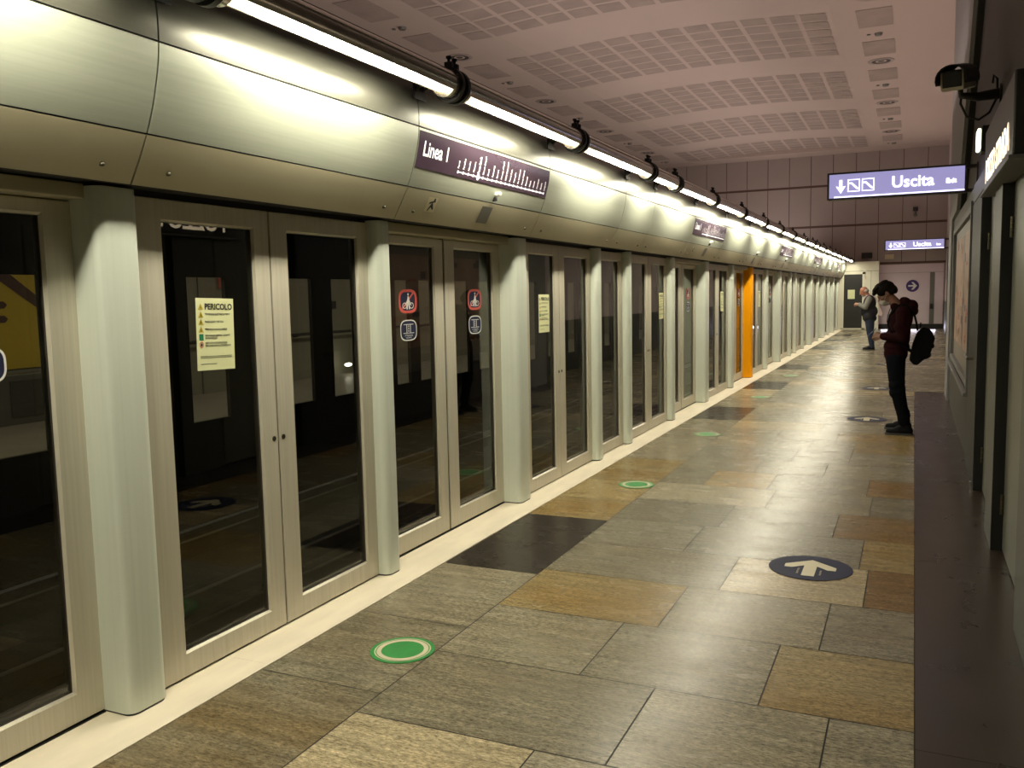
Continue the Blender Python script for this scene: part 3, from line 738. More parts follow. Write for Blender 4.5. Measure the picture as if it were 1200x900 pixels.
bm = B(); box(bm, -2.47, -2.20, END-.012, END-.002, 1.25, 1.62); tag(obj('safety_notice', bm, 'paper'), 'pale green notice on the dark door at the platform end', 'notice')
t = thing('direction_sign', 'round purple sign with white right arrow on the end wall', 'sign', (-.07, 38.96, 1.73))
fn = plane_fn((-.07, 38.955, 1.73), XH, ZH); f2 = plane_fn((-.07, 38.948, 1.73), XH, ZH)
bm = B(); shape(bm, fn, disc_poly(.24)); solid(bm, (0, .012, 0)); obj('disc', bm, mat('purple_sign', (.06, .03, .17), .5), t)
bm = B(); shape(bm, f2, [(-.16, -.03), (.046, -.03), (-.05, -.15), (.03, -.15), (.17, 0), (.03, .15), (-.05, .15), (.046, .03), (-.16, .03)]); obj('arrow', bm, 'whitev', t)
bm = B(); box(bm, -2.0, -1.6, 38.80, 39.01, 2.90, 3.12, .01); tag(obj('loudspeaker', bm, 'rdark'), 'small dark box high on the end wall above the service room', 'loudspeaker')
bm = B(); box(bm, -1.12, -.78, 38.86, 39.01, 2.83, 3.02, .01); tag(obj('junction_box', bm, 'cream'), 'small beige box on the end wall right of the dark box', 'box')
t = thing('security_camera', 'small dark camera high on the end wall below the exit sign', 'camera', (-.06, 38.9, 4.7))
bm = B(); box(bm, -.12, .06, 38.6, 38.9, 4.70, 4.84, .02); obj('housing', bm, 'black', t)
bm = B(); cyl(bm, (-.03, 38.99, 4.55), (-.03, 38.8, 4.72), .03); cyl(bm, (-.03, 38.99, 4.55), (-.03, 38.95, 4.55), .07); obj('mount', bm, 'grey', t)

# ------------------------------------------------------------------ right-hand wall
bm = B()
box(bm, .56, .80, -3, 15.1, 0, 7.2)
struct('wall_right', bm, 'rwall')
bm = B(); box(bm, 1.12, 1.3, 15.1, 39.0, 0, 7.2); box(bm, .79, 1.3, 14.95, 15.1, 0, 7.2); struct('wall_right_far', bm, 'pink')
bm = B(); box(bm, 1.04, 1.12, 34.5, 34.9, 0, 3.0); box(bm, 1.04, 1.12, 26, 26.5, 0, 7.0); struct('trim_7', bm, 'rframe')
bm = B(); box(bm, 1.08, 1.12, 15.1, 39.0, 0, 1.1); struct('trim_14', bm, 'rframe')
bm = B(); prism(bm, [(15.12, 0), (15.12, 7.2), (7.2, 7.2), (9.0, 5.2), (10.6, 4.0), (11.6, 3.2), (12.6, 2.62), (14.15, 2.60), (14.15, 0)], 'x', .465, .565); struct('trim_8', bm, mat('upper_grey_band', (.30, .30, .31), .5, .1))
bm = B(); prism(bm, [(7.2, 7.2), (9.0, 5.2), (10.6, 4.0), (11.6, 3.2), (12.6, 2.62), (12.45, 2.62), (11.45, 3.2), (10.45, 4.0), (8.85, 5.2), (7.0, 7.2)], 'x', .50, .565); struct('trim_9', bm, 'rdark')
bm = B(); box(bm, -12.0, 1.25, 37.7, 39.0, 7.19, 7.48); struct('trim_15', bm, 'ceiling')
bm = B()
# lower frame zone with door recesses
box(bm, .47, .56, 6.11, 6.62, 0, 2.40, .004); box(bm, .47, .56, 3.4, 4.69, 0, 2.40, .004)
box(bm, .47, .56, -3, 2.2, 0, 2.40); box(bm, .47, .56, -3, 9.05, 2.40, 2.56, .004); box(bm, .475, .56, 7.88, 9.05, 0, 2.40, .004)
box(bm, .50, .56, 9.05, 14.15, 2.45, 2.60, .004); box(bm, .50, .56, 13.75, 14.15, 0, 2.45, .004)
struct('trim_10', bm, 'rframe')
bm = B()
box(bm, .468, .474, 7.90, 9.04, .0, 2.38); 
struct('trim_11', bm, 'rdark')
bm = B()
for y in (7.878, 6.108, 4.688): box(bm, .472, .556, y-.004, y+.002, 0, 2.395)
struct('trim_12', bm, 'rdark')
def service_door(y0, y1, label, hinge, handle):
    t = thing('service_door', label, 'door', (.55, (y0+y1)/2, 0), 'grey-green service doors in the right wall')
    bm = B(); box(bm, .535, .558, y0+.01, y1-.012, .012, 2.37, .003); obj('door_panel', bm, 'rlight', t)
    bm = B(); box(bm, .529, .536, y0+.08, y0+.10, .05, 2.3); obj('edge_bead', bm, 'rframe', t)
    for z in (.30, 2.0):
        bm = B()
        for q in range(3): cyl(bm, (.526, y1-.03, z-.06+q*.042), (.526, y1-.03, z-.02+q*.042), .012, seg=12)
        obj('hinge', bm, 'steel', t)
    if handle:
        bm = B(); box(bm, .527, .536, y0+.10, y0+.15, 1.0, 1.16, .002); tube(bm, [(.53, y0+.12, 1.1), (.485, y0+.12, 1.1), (.485, y0+.24, 1.1)], .009, 8); obj('handle', bm, 'steel', t)
    bm = B(); cyl(bm, (.537, y0+.28, 1.80), (.528, y0+.28, 1.80), .015); obj('viewer_knob', bm, 'steel', t)
service_door(6.62, 7.87, 'grey-green service door in the recess beside the map board', 0, False)
service_door(4.69, 6.10, 'pale grey-green service door with steel hinge nearest the camera', 0, False)
service_door(2.2, 3.4, 'grey-green service door behind the camera', 0, True)
bm = B(); tube(bm, [(.47, 8.35, 1.04), (.425, 8.35, 1.04), (.425, 8.75, 1.045)], .012, 10); tag(obj('lever_handle', bm, 'steel'), 'small steel lever handle on the dark panel beside the map board', 'handle')

# map board
def board():
    t = thing('map_board', 'tall framed map board with faded reddish posters on the right wall', 'notice board', (.5, 11.3, .68))
    y0, y1, z0, z1 = 9.15, 13.7, .66, 2.43
    bm = B()
    for a, b, c, d in ((y0, y0+.10, z0, z1), (y1-.10, y1, z0, z1), (y0, y1, z0, z0+.07), (y0, y1, z1-.07, z1)): box(bm, .475, .555, a, b, c, d, .006)
    box(bm, .455, .475, y0-.02, y0+.05, z0, z1)
    obj('frame', bm, 'band', t)
    bm = B(); box(bm, .515, .55, y0+.1, y1-.1, z0+.07, z1-.07); obj('backing', bm, mat('board_backing', (.22, .19, .16), .4), t)
    rnd = random.Random(3)
    fn = lambda a, b: Vector((.512, a, b))
    bm1 = B(); shape(bm1, fn, [(9.4, .95), (11.2, .95), (11.2, 2.25), (9.4, 2.25)]); shape(bm1, fn, [(11.4, .95), (13.4, .95), (13.4, 2.25), (11.4, 2.25)]); obj('poster', bm1, mat('poster_grey_pink', (.50, .34, .27), .5, noise=.2, nscale=(3, 3, 3)), t)
    fn2 = lambda a, b: Vector((.509, a, b))
    bm2 = B()
    for q in range(46):
        a = rnd.uniform(9.5, 13.1); b = rnd.uniform(1.0, 2.15); w = rnd.uniform(.06, .26); h = rnd.uniform(.03, .11)
        shape(bm2, lambda p, r, q=q: fn2(p, r)-Vector((q*.00006, 0, 0)), [(a, b), (a+w, b), (a+w, b+h), (a, b+h)], q % 3)
    obj('poster_blocks', bm2, [mat('faded_red', (.48, .15, .09), .5), mat('faded_tan', (.55, .33, .2), .5), mat('faded_slate', (.12, .11, .11), .5)], t)
    bm = B(); box(bm, .435, .475, y0, y1, z0-.04, z0, .008); obj('ledge', bm, 'band', t)
    bm = B(); box(bm, .49, .555, y0, y1, .0, z0-.05); o = obj('lower_panel', bm, 'rwall', t)
board()

# station name light box
t = thing('station_name_sign', 'dark light box with warm glowing Pozzo Strada lettering on the right wall', 'sign', (.45, 6.0, 2.6))
bm = B(); box(bm, .42, .528, 5.0, 6.92, 2.29, 2.70, .01); obj('case', bm, mat('name_case', (.035, .033, .03), .4), t)
bm = B(); box(bm, .40, .53, 4.95, 6.97, 2.265, 2.285, .004); obj('lower_rail', bm, 'band', t)
fn = plane_fn((.4165, 5.96, 2.40), -YH, ZH)
vs, fs = text_geo('POZZO STRADA', .20, .006); sc = 1.6/(max(v[0] for v in vs)-min(v[0] for v in vs))
bm = B(); put2d(bm, vs, fs, lambda a, b: fn(a*sc, b)); obj('lettering', bm, 'warmtx', t)
t = thing('emergency_lamp', 'small bright greenish-white emergency lamp on the right wall', 'lamp', (.5, 8.7, 2.9))
bm = B(); box(bm, .49, .575, 8.62, 8.86, 2.80, 3.02, .01); obj('case', bm, 'rdark', t)
bm = B(); box(bm, .462, .49, 8.64, 8.84, 2.82, 3.0, .012); obj('lens', bm, 'emerg', t)

# CCTV camera
t = thing('security_camera', 'grey bracketed security camera above the exit sign, top right', 'camera', (.5, 7.6, 3.1))
R_ = Matrix.Rotation(math.radians(-18), 3, 'Z') @ Matrix.Rotation(math.radians(-14), 3, 'X')
CS = 1.45
def rbox(bm, c, R, x0, x1, y0, y1, z0, z1, bev=0):
    b2 = B(); box(b2, x0, x1, y0, y1, z0, z1, bev); bmesh.ops.transform(b2, matrix=Matrix.Translation(c) @ R.to_4x4(), verts=b2.verts[:])
    me = bpy.data.meshes.new('x'); b2.to_mesh(me); b2.free(); bm.from_mesh(me); bpy.data.meshes.remove(me)
c = Vector((.255, 7.5, 3.205))
R_ = Matrix.Rotation(math.radians(-12), 3, 'Z') @ Matrix.Rotation(math.radians(12), 3, 'X')
SC = R_ @ Matrix.Scale(CS, 3)
bm = B(); rbox(bm, c, SC, -.056, .056, -.14, .2, -.06, .040, .012); obj('housing', bm, 'camgrey', t, smooth=True, auto=35)
bm = B(); rbox(bm, c, SC, -.044, .044, -.145, -.138, -.042, .036, .002); obj('lens_window', bm, 'black', t)
bm = B(); b2 = B(); pl = []
for q in range(13): w_ = math.radians(200-220*q/12); pl.append((.074*math.cos(w_), .072*math.sin(w_)-.004))
pl += [(p[0]*.92, p[1]*.92-.0005) for p in pl[::-1]]
prism(b2, pl, 'y', -.175, .2); bmesh.ops.transform(b2, matrix=Matrix.Translation(c) @ SC.to_4x4(), verts=b2.verts[:]); me_ = bpy.data.meshes.new('x'); b2.to_mesh(me_); b2.free(); bm.from_mesh(me_); bpy.data.meshes.remove(me_)
obj('sunshield', bm, 'rdark', t)
bm = B(); tube(bm, [(.28, 7.55, 3.15), (.285, 7.56, 3.085), (.40, 7.6, 3.07), (.56, 7.65, 3.09)], [.02, .024, .034, .042], 12); cyl(bm, (.545, 7.65, 3.09), (.56, 7.65, 3.09), .07); obj('arm', bm, 'rdark', t, smooth=True, auto=50)
bm = B(); tube(bm, [(.29, 7.6, 3.13), (.285, 7.6, 3.03), (.33, 7.6, 2.93), (.41, 7.6, 2.90), (.48, 7.62, 2.95), (.53, 7.65, 3.06), (.53, 7.66, 3.2), (.505, 7.66, 3.23), (.50, 7.66, 3.17)], .009, 8); obj('cable', bm, 'black', t, smooth=True)

# exit signs
def exit_sign(x0, x1, y, z0, z1, label, mount):
    t = thing('exit_sign', label, 'exit sign', ((x0+x1)/2, y, z0), 'illuminated purple-white exit signs')
    bm = B(); box(bm, x0-.02, x1+.02, y-.0, y+.11, z0-.018, z1+.018, .006); obj('case', bm, 'signfr', t)
    bm = B(); box(bm, x0, x1, y-.004, y-.001, z0, z1); obj('light_panel', bm, 'signbg', t)
    for a, b, c, d in ((x0-.02, x1+.02, z1, z1+.018), (x0-.02, x1+.02, z0-.018, z0), (x0-.02, x0, z0, z1), (x1, x1+.02, z0, z1)):
        pass
    bm = B()
    for a, b, c, d in ((x0-.02, x1+.02, z1, z1+.018), (x0-.02, x1+.02, z0-.018, z0), (x0-.02, x0, z0, z1), (x1, x1+.02, z0, z1)): box(bm, a, b, y-.012, y+.002, c, d)
    obj('bezel', bm, 'signfr', t)
    h = z1-z0; w = x1-x0; zc = (z0+z1)/2
    fn = plane_fn((x0, y-.008, zc), XH*w/1.33, ZH*h/.27)
    bm = B()
    shape(bm, fn, [(.105, .07), (.135, .07), (.135, -.02), (.105, -.02)]); shape(bm, fn, [(.07, .0), (.12, -.085), (.17, .0), (.137, -.01), (.103, -.01)])
    for X in (.19, .335):
        for p in ([(X, -.07), (X+.125, -.07), (X+.125, -.061), (X, -.061)], [(X, .061), (X+.125, .061), (X+.125, .07), (X, .07)], [(X, -.061), (X+.009, -.061), (X+.009, .061), (X, .061)], [(X+.116, -.061), (X+.125, -.061), (X+.125, .061), (X+.116, .061)]): shape(bm, fn, p)
        shape(bm, fn, [(X+.012, .035), (X+.045, .035), (X+.108, -.03), (X+.112, -.048), (X+.09, -.04), (X+.035, .018), (X+.012, .018)])
    obj('pictograms', bm, 'signtx', t)
    bm = B(); vs, fs = text_geo('Uscita', .178, .0035, 'LEFT'); put2d(bm, vs, fs, lambda a, b: fn(.63+a*.93, .002+b)); obj('lettering', bm, 'signtx', t)
    bm = B(); vs, fs = text_geo('Exit', .070, .003, 'LEFT'); put2d(bm, vs, fs, lambda a, b: fn(1.155+a*.9, -.018+b)); obj('small_lettering', bm, 'signtx', t)
    bm = B(); box(bm, x0+.05, x1, y-.009, y-.0045, z0+.004, z0+.016); obj('lower_glow', bm, 'signtx', t)
    bm = B(); box(bm, x1+.02, mount, y+.02, y+.09, z1-.02, z1+.012); box(bm, x1+.02, mount, y+.02, y+.09, z0-.012, z0+.02); box(bm, mount-.012, mount, y, y+.12, z0-.03, z1+.03); obj('mount', bm, 'signfr', t)
exit_sign(-.86, .44, 10.14, 2.625, 2.875, 'large illuminated Uscita exit sign projecting from the right wall, nearer one', .558)
exit_sign(-.61, .57, 21.5, 2.505, 2.705, 'smaller-looking distant Uscita exit sign with glowing left end', 1.12)

# ------------------------------------------------------------------ track side and opposite platform
bm = B(); box(bm, -8.2, -3.12, -3, 39, -1.3, -1.2); struct('track_bed', bm, 'dark')
bm = B(); box(bm, -3.14, -3.1, -3, 39, -1.2, -.05); struct('wall_platform_edge', bm, 'dark')
bm = B(); box(bm, -8.2, -3.06, -3, 39, 3.12, 3.16); box(bm, -3.075, -3.06, -3, 39, 2.6, 3.16); struct('track_light_blocker', bm, 'dark')  # unseen roof and back sheet, added to keep ceiling light off the track
bm = B()
for x in (-4.0, -5.4, -6.0, -7.4): box(bm, x-.035, x+.035, -3, 39, -1.2, -1.03)
tag(obj('guide_rails', bm, 'grey'), 'dull steel rails on the track bed behind the glass', 'rail')
WIN = [(-1.2, -.6), (.1, .75), (1.4, 2.0), (2.75, 3.4), (4.2, 4.8), (5.55, 6.26), (6.9, 7.55), (8.30, 8.97), (9.42, 9.98), (10.14, 10.80), (11.30, 12.06), (12.5, 12.98), (13.15, 13.62), (13.97, 14.52), (15.3, 15.95), (16.4, 17.0), (17.6, 18.2), (18.9, 19.5), (20.2, 20.9), (21.6, 22.2), (23, 23.7), (24.6, 25.2), (26.2, 26.9), (28.2, 28.9), (30.4, 31.2), (33, 34), (35.6, 36.6)]
XO = -8.3
bm = B(); box(bm, XO-.06, XO, -3, 39, -1.2, .12); box(bm, XO-.06, XO, -3, 39, 1.97, 3.16)
prev = -3
for a, b in WIN+[(39, 39)]: box(bm, XO-.06, XO, prev, a, .12, 1.97); prev = b
struct('wall_opposite_screen', bm, 'opframe')
for n, (a, b) in enumerate(WIN):
    bm = B(); bm.faces.new([bm.verts.new(p) for p in ((XO-.03, a, .12), (XO-.03, b, .12), (XO-.03, b, 1.97), (XO-.03, a, 1.97))]); face_x(bm); struct(f'window_{n+1}', bm, 'opglass', recalc=False)
bm = B(); box(bm, -11.7, XO-.06, -3, 39, -.1, 0); struct('floor_opposite', bm, 'opfloor')
bm = B(); box(bm, -11.8, -11.65, -3, 39, -.1, 7.2); struct('wall_left', bm, 'opwall')
bm = B()
for z in (2.6,): box(bm, -11.65, -11.62, -3, 39, z, z+.05)
for q in range(18): box(bm, -11.65, -11.635, -2.5+2.4*q, -2.48+2.4*q, 0, 3.2)
struct('trim_13', bm, 'grey')
bm = B(); box(bm, -11.8, 1.3, -3.15, -3.0, -1.3, 7.5); struct('wall_back', bm, 'rwall')
bm = B(); tube(bm, [(-11.5, 9.2, .95), (-11.5, 20, .95)], .03, 8)
for y in (9.5, 12, 14.5, 17, 19.5): tube(bm, [(-11.65, y, .9), (-11.5, y, .93)], .015, 6)
tag(obj('handrail', bm, 'rdark'), 'dark handrail along the opposite platform wall seen through the glass', 'handrail')
t = thing('advertising_poster', 'yellow poster with brown diagonal bar on the opposite platform, seen through the leftmost glass', 'poster', (-11.63, 8.0, .8))
fn = lambda a, b: Vector((-11.628, a, b)); f2 = lambda a, b: Vector((-11.622, a, b))
bm = B(); shape(bm, fn, [(6.9, .76), (8.74, .76), (8.74, 2.12), (6.9, 2.12)]); obj('sheet', bm, 'yellow', t)
bm = B(); shape(bm, f2, [(8.0, 2.12), (8.3, 2.12), (8.74, 1.78), (8.74, 1.60)]); shape(bm, f2, [(7.7, 1.62), (8.2, 1.62), (8.25, 1.67), (8.2, 1.72), (7.7, 1.72)]); shape(bm, f2, [(7.7, 1.42), (8.2, 1.42), (8.25, 1.47), (8.2, 1.52), (7.7, 1.52)]); obj('dark_bars', bm, 'brown', t)
t = thing('platform_cabinet', 'grey low cabinet under the yellow poster on the opposite platform', 'cabinet', (-11.5, 8.0, 0))
bm = B(); box(bm, -11.64, -11.35, 6.9, 8.76, 0.0, .70, .01); obj('body', bm, 'grey', t)
bm = B(); box(bm, -11.36, -11.335, 8.0, 8.68, .1, .62, .005); obj('door', bm, 'rframe', t)
bm = B(); box(bm, -11.64, -11.60, 12.4, 12.75, 1.9, 2.15); tag(obj('exit_plate', bm, 'redink'), 'small red plate high on the opposite platform wall, seen through the second door', 'sign')
bm = B(); box(bm, -11.64, -11.56, 12.3, 12.55, 1.35, 1.7); tag(obj('wall_box', bm, 'rdark'), 'dark wall box below the red plate on the opposite platform', 'box')
bm = B(); box(bm, -11.64, -11.56, 15.6, 15.9, 1.45, 1.62); tag(obj('wall_box', bm, 'rdark'), 'small dark box on the opposite wall seen through the right leaf of the second bay', 'box')
bm = B(); sph(bm, (-11.3, 15.9, .22), (.05, .12, .04)); tag(obj('floor_lamp', bm, mat('lowlamp', (.9, .9, .9), .4, 0, (1, .97, .9), 12), smooth=True), 'bright low wall light near the floor of the opposite platform', 'lamp')

# ------------------------------------------------------------------ lights
def area(name, loc, rot, sx, sy, power, col):
    d = bpy.data.lights.new(name, 'AREA'); d.shape = 'RECTANGLE'; d.size = sx; d.size_y = sy; d.energy = power; d.color = col
    o = bpy.data.objects.new(name, d); link(o); o.location = loc; o.rotation_euler = rot; return o
# two upward fill lamps with no real fixture, added to brighten the ceiling
area('ceiling_fill_track', (-5.6, 17.5, 3.4), (math.pi, 0, 0), 3.5, 42, 600, (1, .82, .72))
area('ceiling_fill_platform', (.0, 24, 4.2), (math.pi, 0, 0), .5, 26, 80, (1, .80, .70))
area('opposite_tubes', (-9.2, 17.5, 2.9), (0, 0, 0), .15, 42, 220, (1, .95, .80))
area('end_wall_wash', (-.2, 38.55, .10), (math.radians(-115), 0, math.radians(0)), 2.0, .12, 10, (.85, .78, 1))
w = bpy.data.worlds.new('World'); S.world = w; w.use_nodes = True
w.node_tree.nodes['Background'].inputs[0].default_value = (.6, .55, .5, 1); w.node_tree.nodes['Background'].inputs[1].default_value = .05

# ------------------------------------------------------------------ people
def organic(name, bm, m, parent, voxel=.008, it=3, keep=1.0):
    me = bpy.data.meshes.new('tmp'); bmesh.ops.recalc_face_normals(bm, faces=bm.faces[:]); bm.to_mesh(me); bm.free()
    o = bpy.data.objects.new('tmp', me); link(o)
    r = o.modifiers.new('r', 'REMESH'); r.mode = 'VOXEL'; r.voxel_size = voxel
    s = o.modifiers.new('s', 'SMOOTH'); s.factor = .5; s.iterations = it
    if keep < 1: d = o.modifiers.new('d', 'DECIMATE'); d.ratio = keep
    dg = bpy.context.evaluated_depsgraph_get(); dg.update()
    m2 = bpy.data.meshes.new_from_object(o.evaluated_get(dg)); bpy.data.objects.remove(o)
    b2 = B(); b2.from_mesh(m2); bpy.data.meshes.remove(m2)
    return obj(name, b2, m, parent, smooth=True)
class Fig:
    """points given as (x, z, y offset) with the figure's centre line at y0"""
    def __init__(s, y0): s.y0 = y0
    def p(s, x, z, dy=0): return Vector((x, s.y0+dy, z))
    def cap(s, bm, a, b, r0, r1): capsule(bm, s.p(*a), s.p(*b), r0, r1)
    def ell(s, bm, c, r, tilt=0, seg=22): sph(bm, s.p(*c), r, Matrix.Rotation(math.radians(tilt), 3, 'Y'), seg=seg, rings=16)
def hand(F, bm, wrist, direction, side, s=1.0, curl=.6, up=(0, 0, 1)):
    """palm, four unequal bent fingers and a thumb; direction = way the hand points, up = back of the hand"""
    w = F.p(*wrist); d = Vector(direction).normalized(); u = Vector(up); u = (u-d*u.dot(d)).normalized(); l = u.cross(d)*side
    def P(a, b, c): return w+(d*a+l*b+u*c)*s
    for b0, b1 in ((-.026, -.012), (-.009, 0), (.009, .012), (.026, .030)):
        capsule(bm, P(.0, b0*.6, 0), P(.078, b1 if abs(b1) > .02 else b0*1.05, 0), .014*s, .0125*s)
    for b0, L_, in ((-.030, .060), (-.010, .074), (.010, .080), (.030, .072)):
        a = P(.078, b0, 0); k = curl
        q1 = a+(d*math.cos(k*.8)-u*math.sin(k*.8))*L_*.45*s; q2 = q1+(d*math.cos(k*1.9)-u*math.sin(k*1.9))*L_*.32*s; q3 = q2+(d*math.cos(k*2.7)-u*math.sin(k*2.7))*L_*.25*s
        capsule(bm, a, q1, .0092*s, .0084*s); capsule(bm, q1, q2, .0084*s, .0078*s); capsule(bm, q2, q3, .0078*s, .0066*s)
    t0 = P(.018, .026, -.006); t1 = P(.052, .052, -.020); t2 = P(.082, .050, -.030)
    capsule(bm, t0, t1, .0125*s, .010*s); capsule(bm, t1, t2, .0098*s, .0082*s)
def head(F, bm, c, tilt, s=1.0):
    """face looks towards -x, tilted down by tilt degrees; returns local->world mapper (forward, up, side)"""
    R = Matrix.Rotation(math.radians(-tilt), 3, 'Y')   # forward (-x) swings downwards
    C = F.p(*c)
    def L(f, u_, sd=0): return C+R @ Vector((-f*s, sd*s, u_*s))
    def e(f, u_, sd, r): sph(bm, L(f, u_, sd), tuple(q*s for q in r), R, seg=20, rings=14)
    e(-.012, .030, 0, (.098, .077, .092)); e(.028, -.030, 0, (.068, .062, .085)); e(.050, -.082, 0, (.036, .040, .030))
    e(.012, -.055, 0, (.060, .056, .050))
    e(.080, .022, 0, (.022, .055, .018))                      # brow
    capsule(bm, L(.088, .012), L(.112, -.028), .009*s, .014*s); e(.103, -.030, .010, (.012, .009, .009)); e(.103, -.030, -.010, (.012, .009, .009))
    e(.090, -.058, 0, (.012, .024, .006)); e(.088, -.068, 0, (.012, .021, .007))
    for sd in (-1, 1):
        e(.076, .004, sd*.031, (.014, .014, .010)); e(.066, -.024, sd*.040, (.026, .020, .020))
        sph(bm, L(-.008, -.008, sd*.078), (.020*s, .009*s, .032*s), R)
        sph(bm, L(-.016, -.004, sd*.084), (.012*s, .008*s, .026*s), R)
    return L, R
def shoe(F, name, heel, toe, dy, parent, s=1.0, m='shoe', yaw_=0):
    bm = B(); h = F.p(heel[0], .0, dy); t = F.p(toe[0], .0, dy+yaw_); d = (t-h); L_ = d.length; d.normalize()
    def P(a, z, sd=0): return h+d*a*L_+Vector((0, sd, z))
    capsule(bm, P(.16, .055), P(.62, .042), .040*s, .040*s); capsule(bm, P(.55, .040), P(.86, .034), .043*s, .032*s); capsule(bm, P(.16, .05), P(.26, .11), .042*s, .042*s); capsule(bm, P(.3, .10), P(.6, .055), .036*s, .034*s)
    o = organic(name, bm, m, parent, .006, 3)
    bm = B(); poly = []
    sd = Vector((-d.y, d.x, 0))
    for q in range(28):
        a = 2*math.pi*q/28; X = .5+.5*math.cos(a); wd = (.036+.012*math.sin(max(0, X)*math.pi*.8))*s
        p = h+d*X*L_+sd*(wd*(1 if math.sin(a) > 0 else -1)*min(1, abs(math.sin(a))*1.5)); poly.append((p.x, p.y))
    prism(bm, poly, 'z', .003, .024); obj('sole', bm, 'sole', parent)
    return o

# ---- young man in a maroon hoodie, seen in profile, looking down at his phone
F1 = Fig(10.86)
t = thing('person', 'person in a dark maroon hoodie and white mask looking down at a phone, facing left', 'person', (-.1, 10.86, .003))
NEAR, FAR = -.19, .22   # feet sideways offsets
bm = B()
L1, R1 = head(F1, bm, (-.287, 1.590, 0), 37, 1.0)
F1.cap(bm, (-.155, 1.44, 0), (-.25, 1.545, 0), .062, .055)
F1.ell(bm, (-.130, 1.30, 0), (.105, .165, .17), 8); F1.ell(bm, (-.150, 1.08, 0), (.095, .14, .15)); F1.ell(bm, (-.165, .93, 0), (.105, .15, .10))
F1.cap(bm, (-.12, 1.39, -.15), (-.12, 1.39, .15), .055, .055)
for s_, dy in ((-1, NEAR), (1, FAR)):
    F1.cap(bm, (-.172, .89, s_*.085), (-.150, .50, dy*.85), .082, .055); F1.cap(bm, (-.150, .50, dy*.85), (-.062, .10, dy), .052, .034)
    F1.cap(bm, (-.050, .09, dy), (-.17, .040, dy), .028, .020)
    F1.cap(bm, (-.115, 1.375, s_*.18), (-.105, 1.12, s_*.225), .050, .040); F1.cap(bm, (-.105, 1.115, s_*.225), (-.325, 1.112, s_*.085), .038, .027)
hand(F1, bm, (-.325, 1.112, -.085), (-1, .38, .10), 1, 1.0, .75, (.1, -.85, .5)); hand(F1, bm, (-.325, 1.112, .085), (-1, -.38, .10), -1, 1.0, .75, (.1, .85, .5))
organic('body', bm, 'skin', t, .0055, 2)
bm = B()
def hl(f, u_, sd, r):
    sph(bm, L1(f, u_, sd), r, R1, seg=18, rings=12)
hl(-.022, .048, 0, (.107, .086, .088)); hl(.050, .098, 0, (.060, .070, .040)); hl(.088, .084, 0, (.034, .052, .024)); hl(.106, .072, -.012, (.020, .030, .016)); hl(-.085, .0, 0, (.045, .066, .060)); hl(-.03, .115, 0, (.07, .06, .034)); hl(.02, .122, .02, (.05, .04, .03))
for sd in (-1, 1): hl(.020, .045, sd*.060, (.060, .028, .048)); hl(-.05, -.005, sd*.060, (.032, .026, .045))
random.seed(5)
for q in range(26):
    a = random.uniform(-.09, .10); sd = random.uniform(-.06, .06); 
    capsule(bm, L1(a, .105-.5*abs(a)*.4, sd), L1(a+random.uniform(-.0, .035), .140-.6*abs(a), sd+random.uniform(-.02, .02)), .014, .007, 4, 8)
organic('hair', bm, 'hair', t, .005, 1)
bm = B(); 
sph(bm, L1(.072, -.060, 0), (.052, .057, .050), R1, seg=20, rings=14); sph(bm, L1(.05, -.094, 0), (.045, .048, .026), R1); sph(bm, L1(.108, -.045, 0), (.022, .026, .026), R1)
organic('face_mask', bm, 'mask', t, .005, 2)
bm = B()
for sd in (-1, 1): tube(bm, [L1(.052, -.040, sd*.058), L1(.02, -.020, sd*.076), L1(-.02, .012, sd*.086)], .0022, 6)
obj('mask_strap', bm, 'mask', t)
bm = B()
F1.ell(bm, (-.132, 1.30, 0), (.128, .185, .185), 8); F1.ell(bm, (-.155, 1.10, 0), (.128, .165, .18)); F1.ell(bm, (-.168, .985, 0), (.140, .175, .105), 4)
F1.cap(bm, (-.115, 1.385, -.16), (-.115, 1.385, .16), .072, .072)
F1.cap(bm, (-.175, .915, -.05), (-.175, .915, .05), .128, .128)
F1.ell(bm, (-.030, 1.435, 0), (.075, .125, .085), 25); F1.ell(bm, (-.085, 1.495, 0), (.070, .115, .050), 30); F1.ell(bm, (-.005, 1.39, 0), (.055, .105, .055), 10); F1.cap(bm, (-.20, 1.44, -.05), (-.20, 1.44, .05), .045, .045)
for s_ in (-1, 1):
    F1.cap(bm, (-.11, 1.375, s_*.185), (-.100, 1.115, s_*.235), .074, .062); F1.cap(bm, (-.100, 1.105, s_*.235), (-.300, 1.105, s_*.105), .060, .043)
    F1.cap(bm, (-.13, 1.22, s_*.225), (-.09, 1.16, s_*.235), .070, .066); F1.cap(bm, (-.285, 1.105, s_*.115), (-.315, 1.108, s_*.092), .040, .036)
organic('hoodie', bm, 'hoodie', t, .008, 3)
bm = B(); 
for k in range(2): tube(bm, [F1.p(-.245, 1.42, .03-.06*k), F1.p(-.268, 1.34, .032-.064*k), F1.p(-.275, 1.26, .03-.06*k)], .004, 6)
obj('drawstring', bm, 'hoodie', t)
bm = B()
F1.ell(bm, (-.168, .90, 0), (.118, .165, .10))
for s_, dy in ((-1, NEAR), (1, FAR)):
    F1.cap(bm, (-.176, .86, s_*.085), (-.150, .52, dy*.84), .106, .078); F1.cap(bm, (-.150, .52, dy*.84), (-.118, .36, dy*.92), .076, .068); F1.cap(bm, (-.118, .36, dy*.92), (-.066, .135, dy), .068, .054)
    for z, xx in ((.16, -.07), (.20, -.078), (.48, -.148), (.56, -.155)): F1.cap(bm, (xx-.006, z, dy*(.99 if z < .3 else .85)), (xx+.006, z+.006, dy*(.99 if z < .3 else .85)), .060 if z < .3 else .080, .060 if z < .3 else .080)
organic('jeans', bm, 'jeans', t, .007, 3)
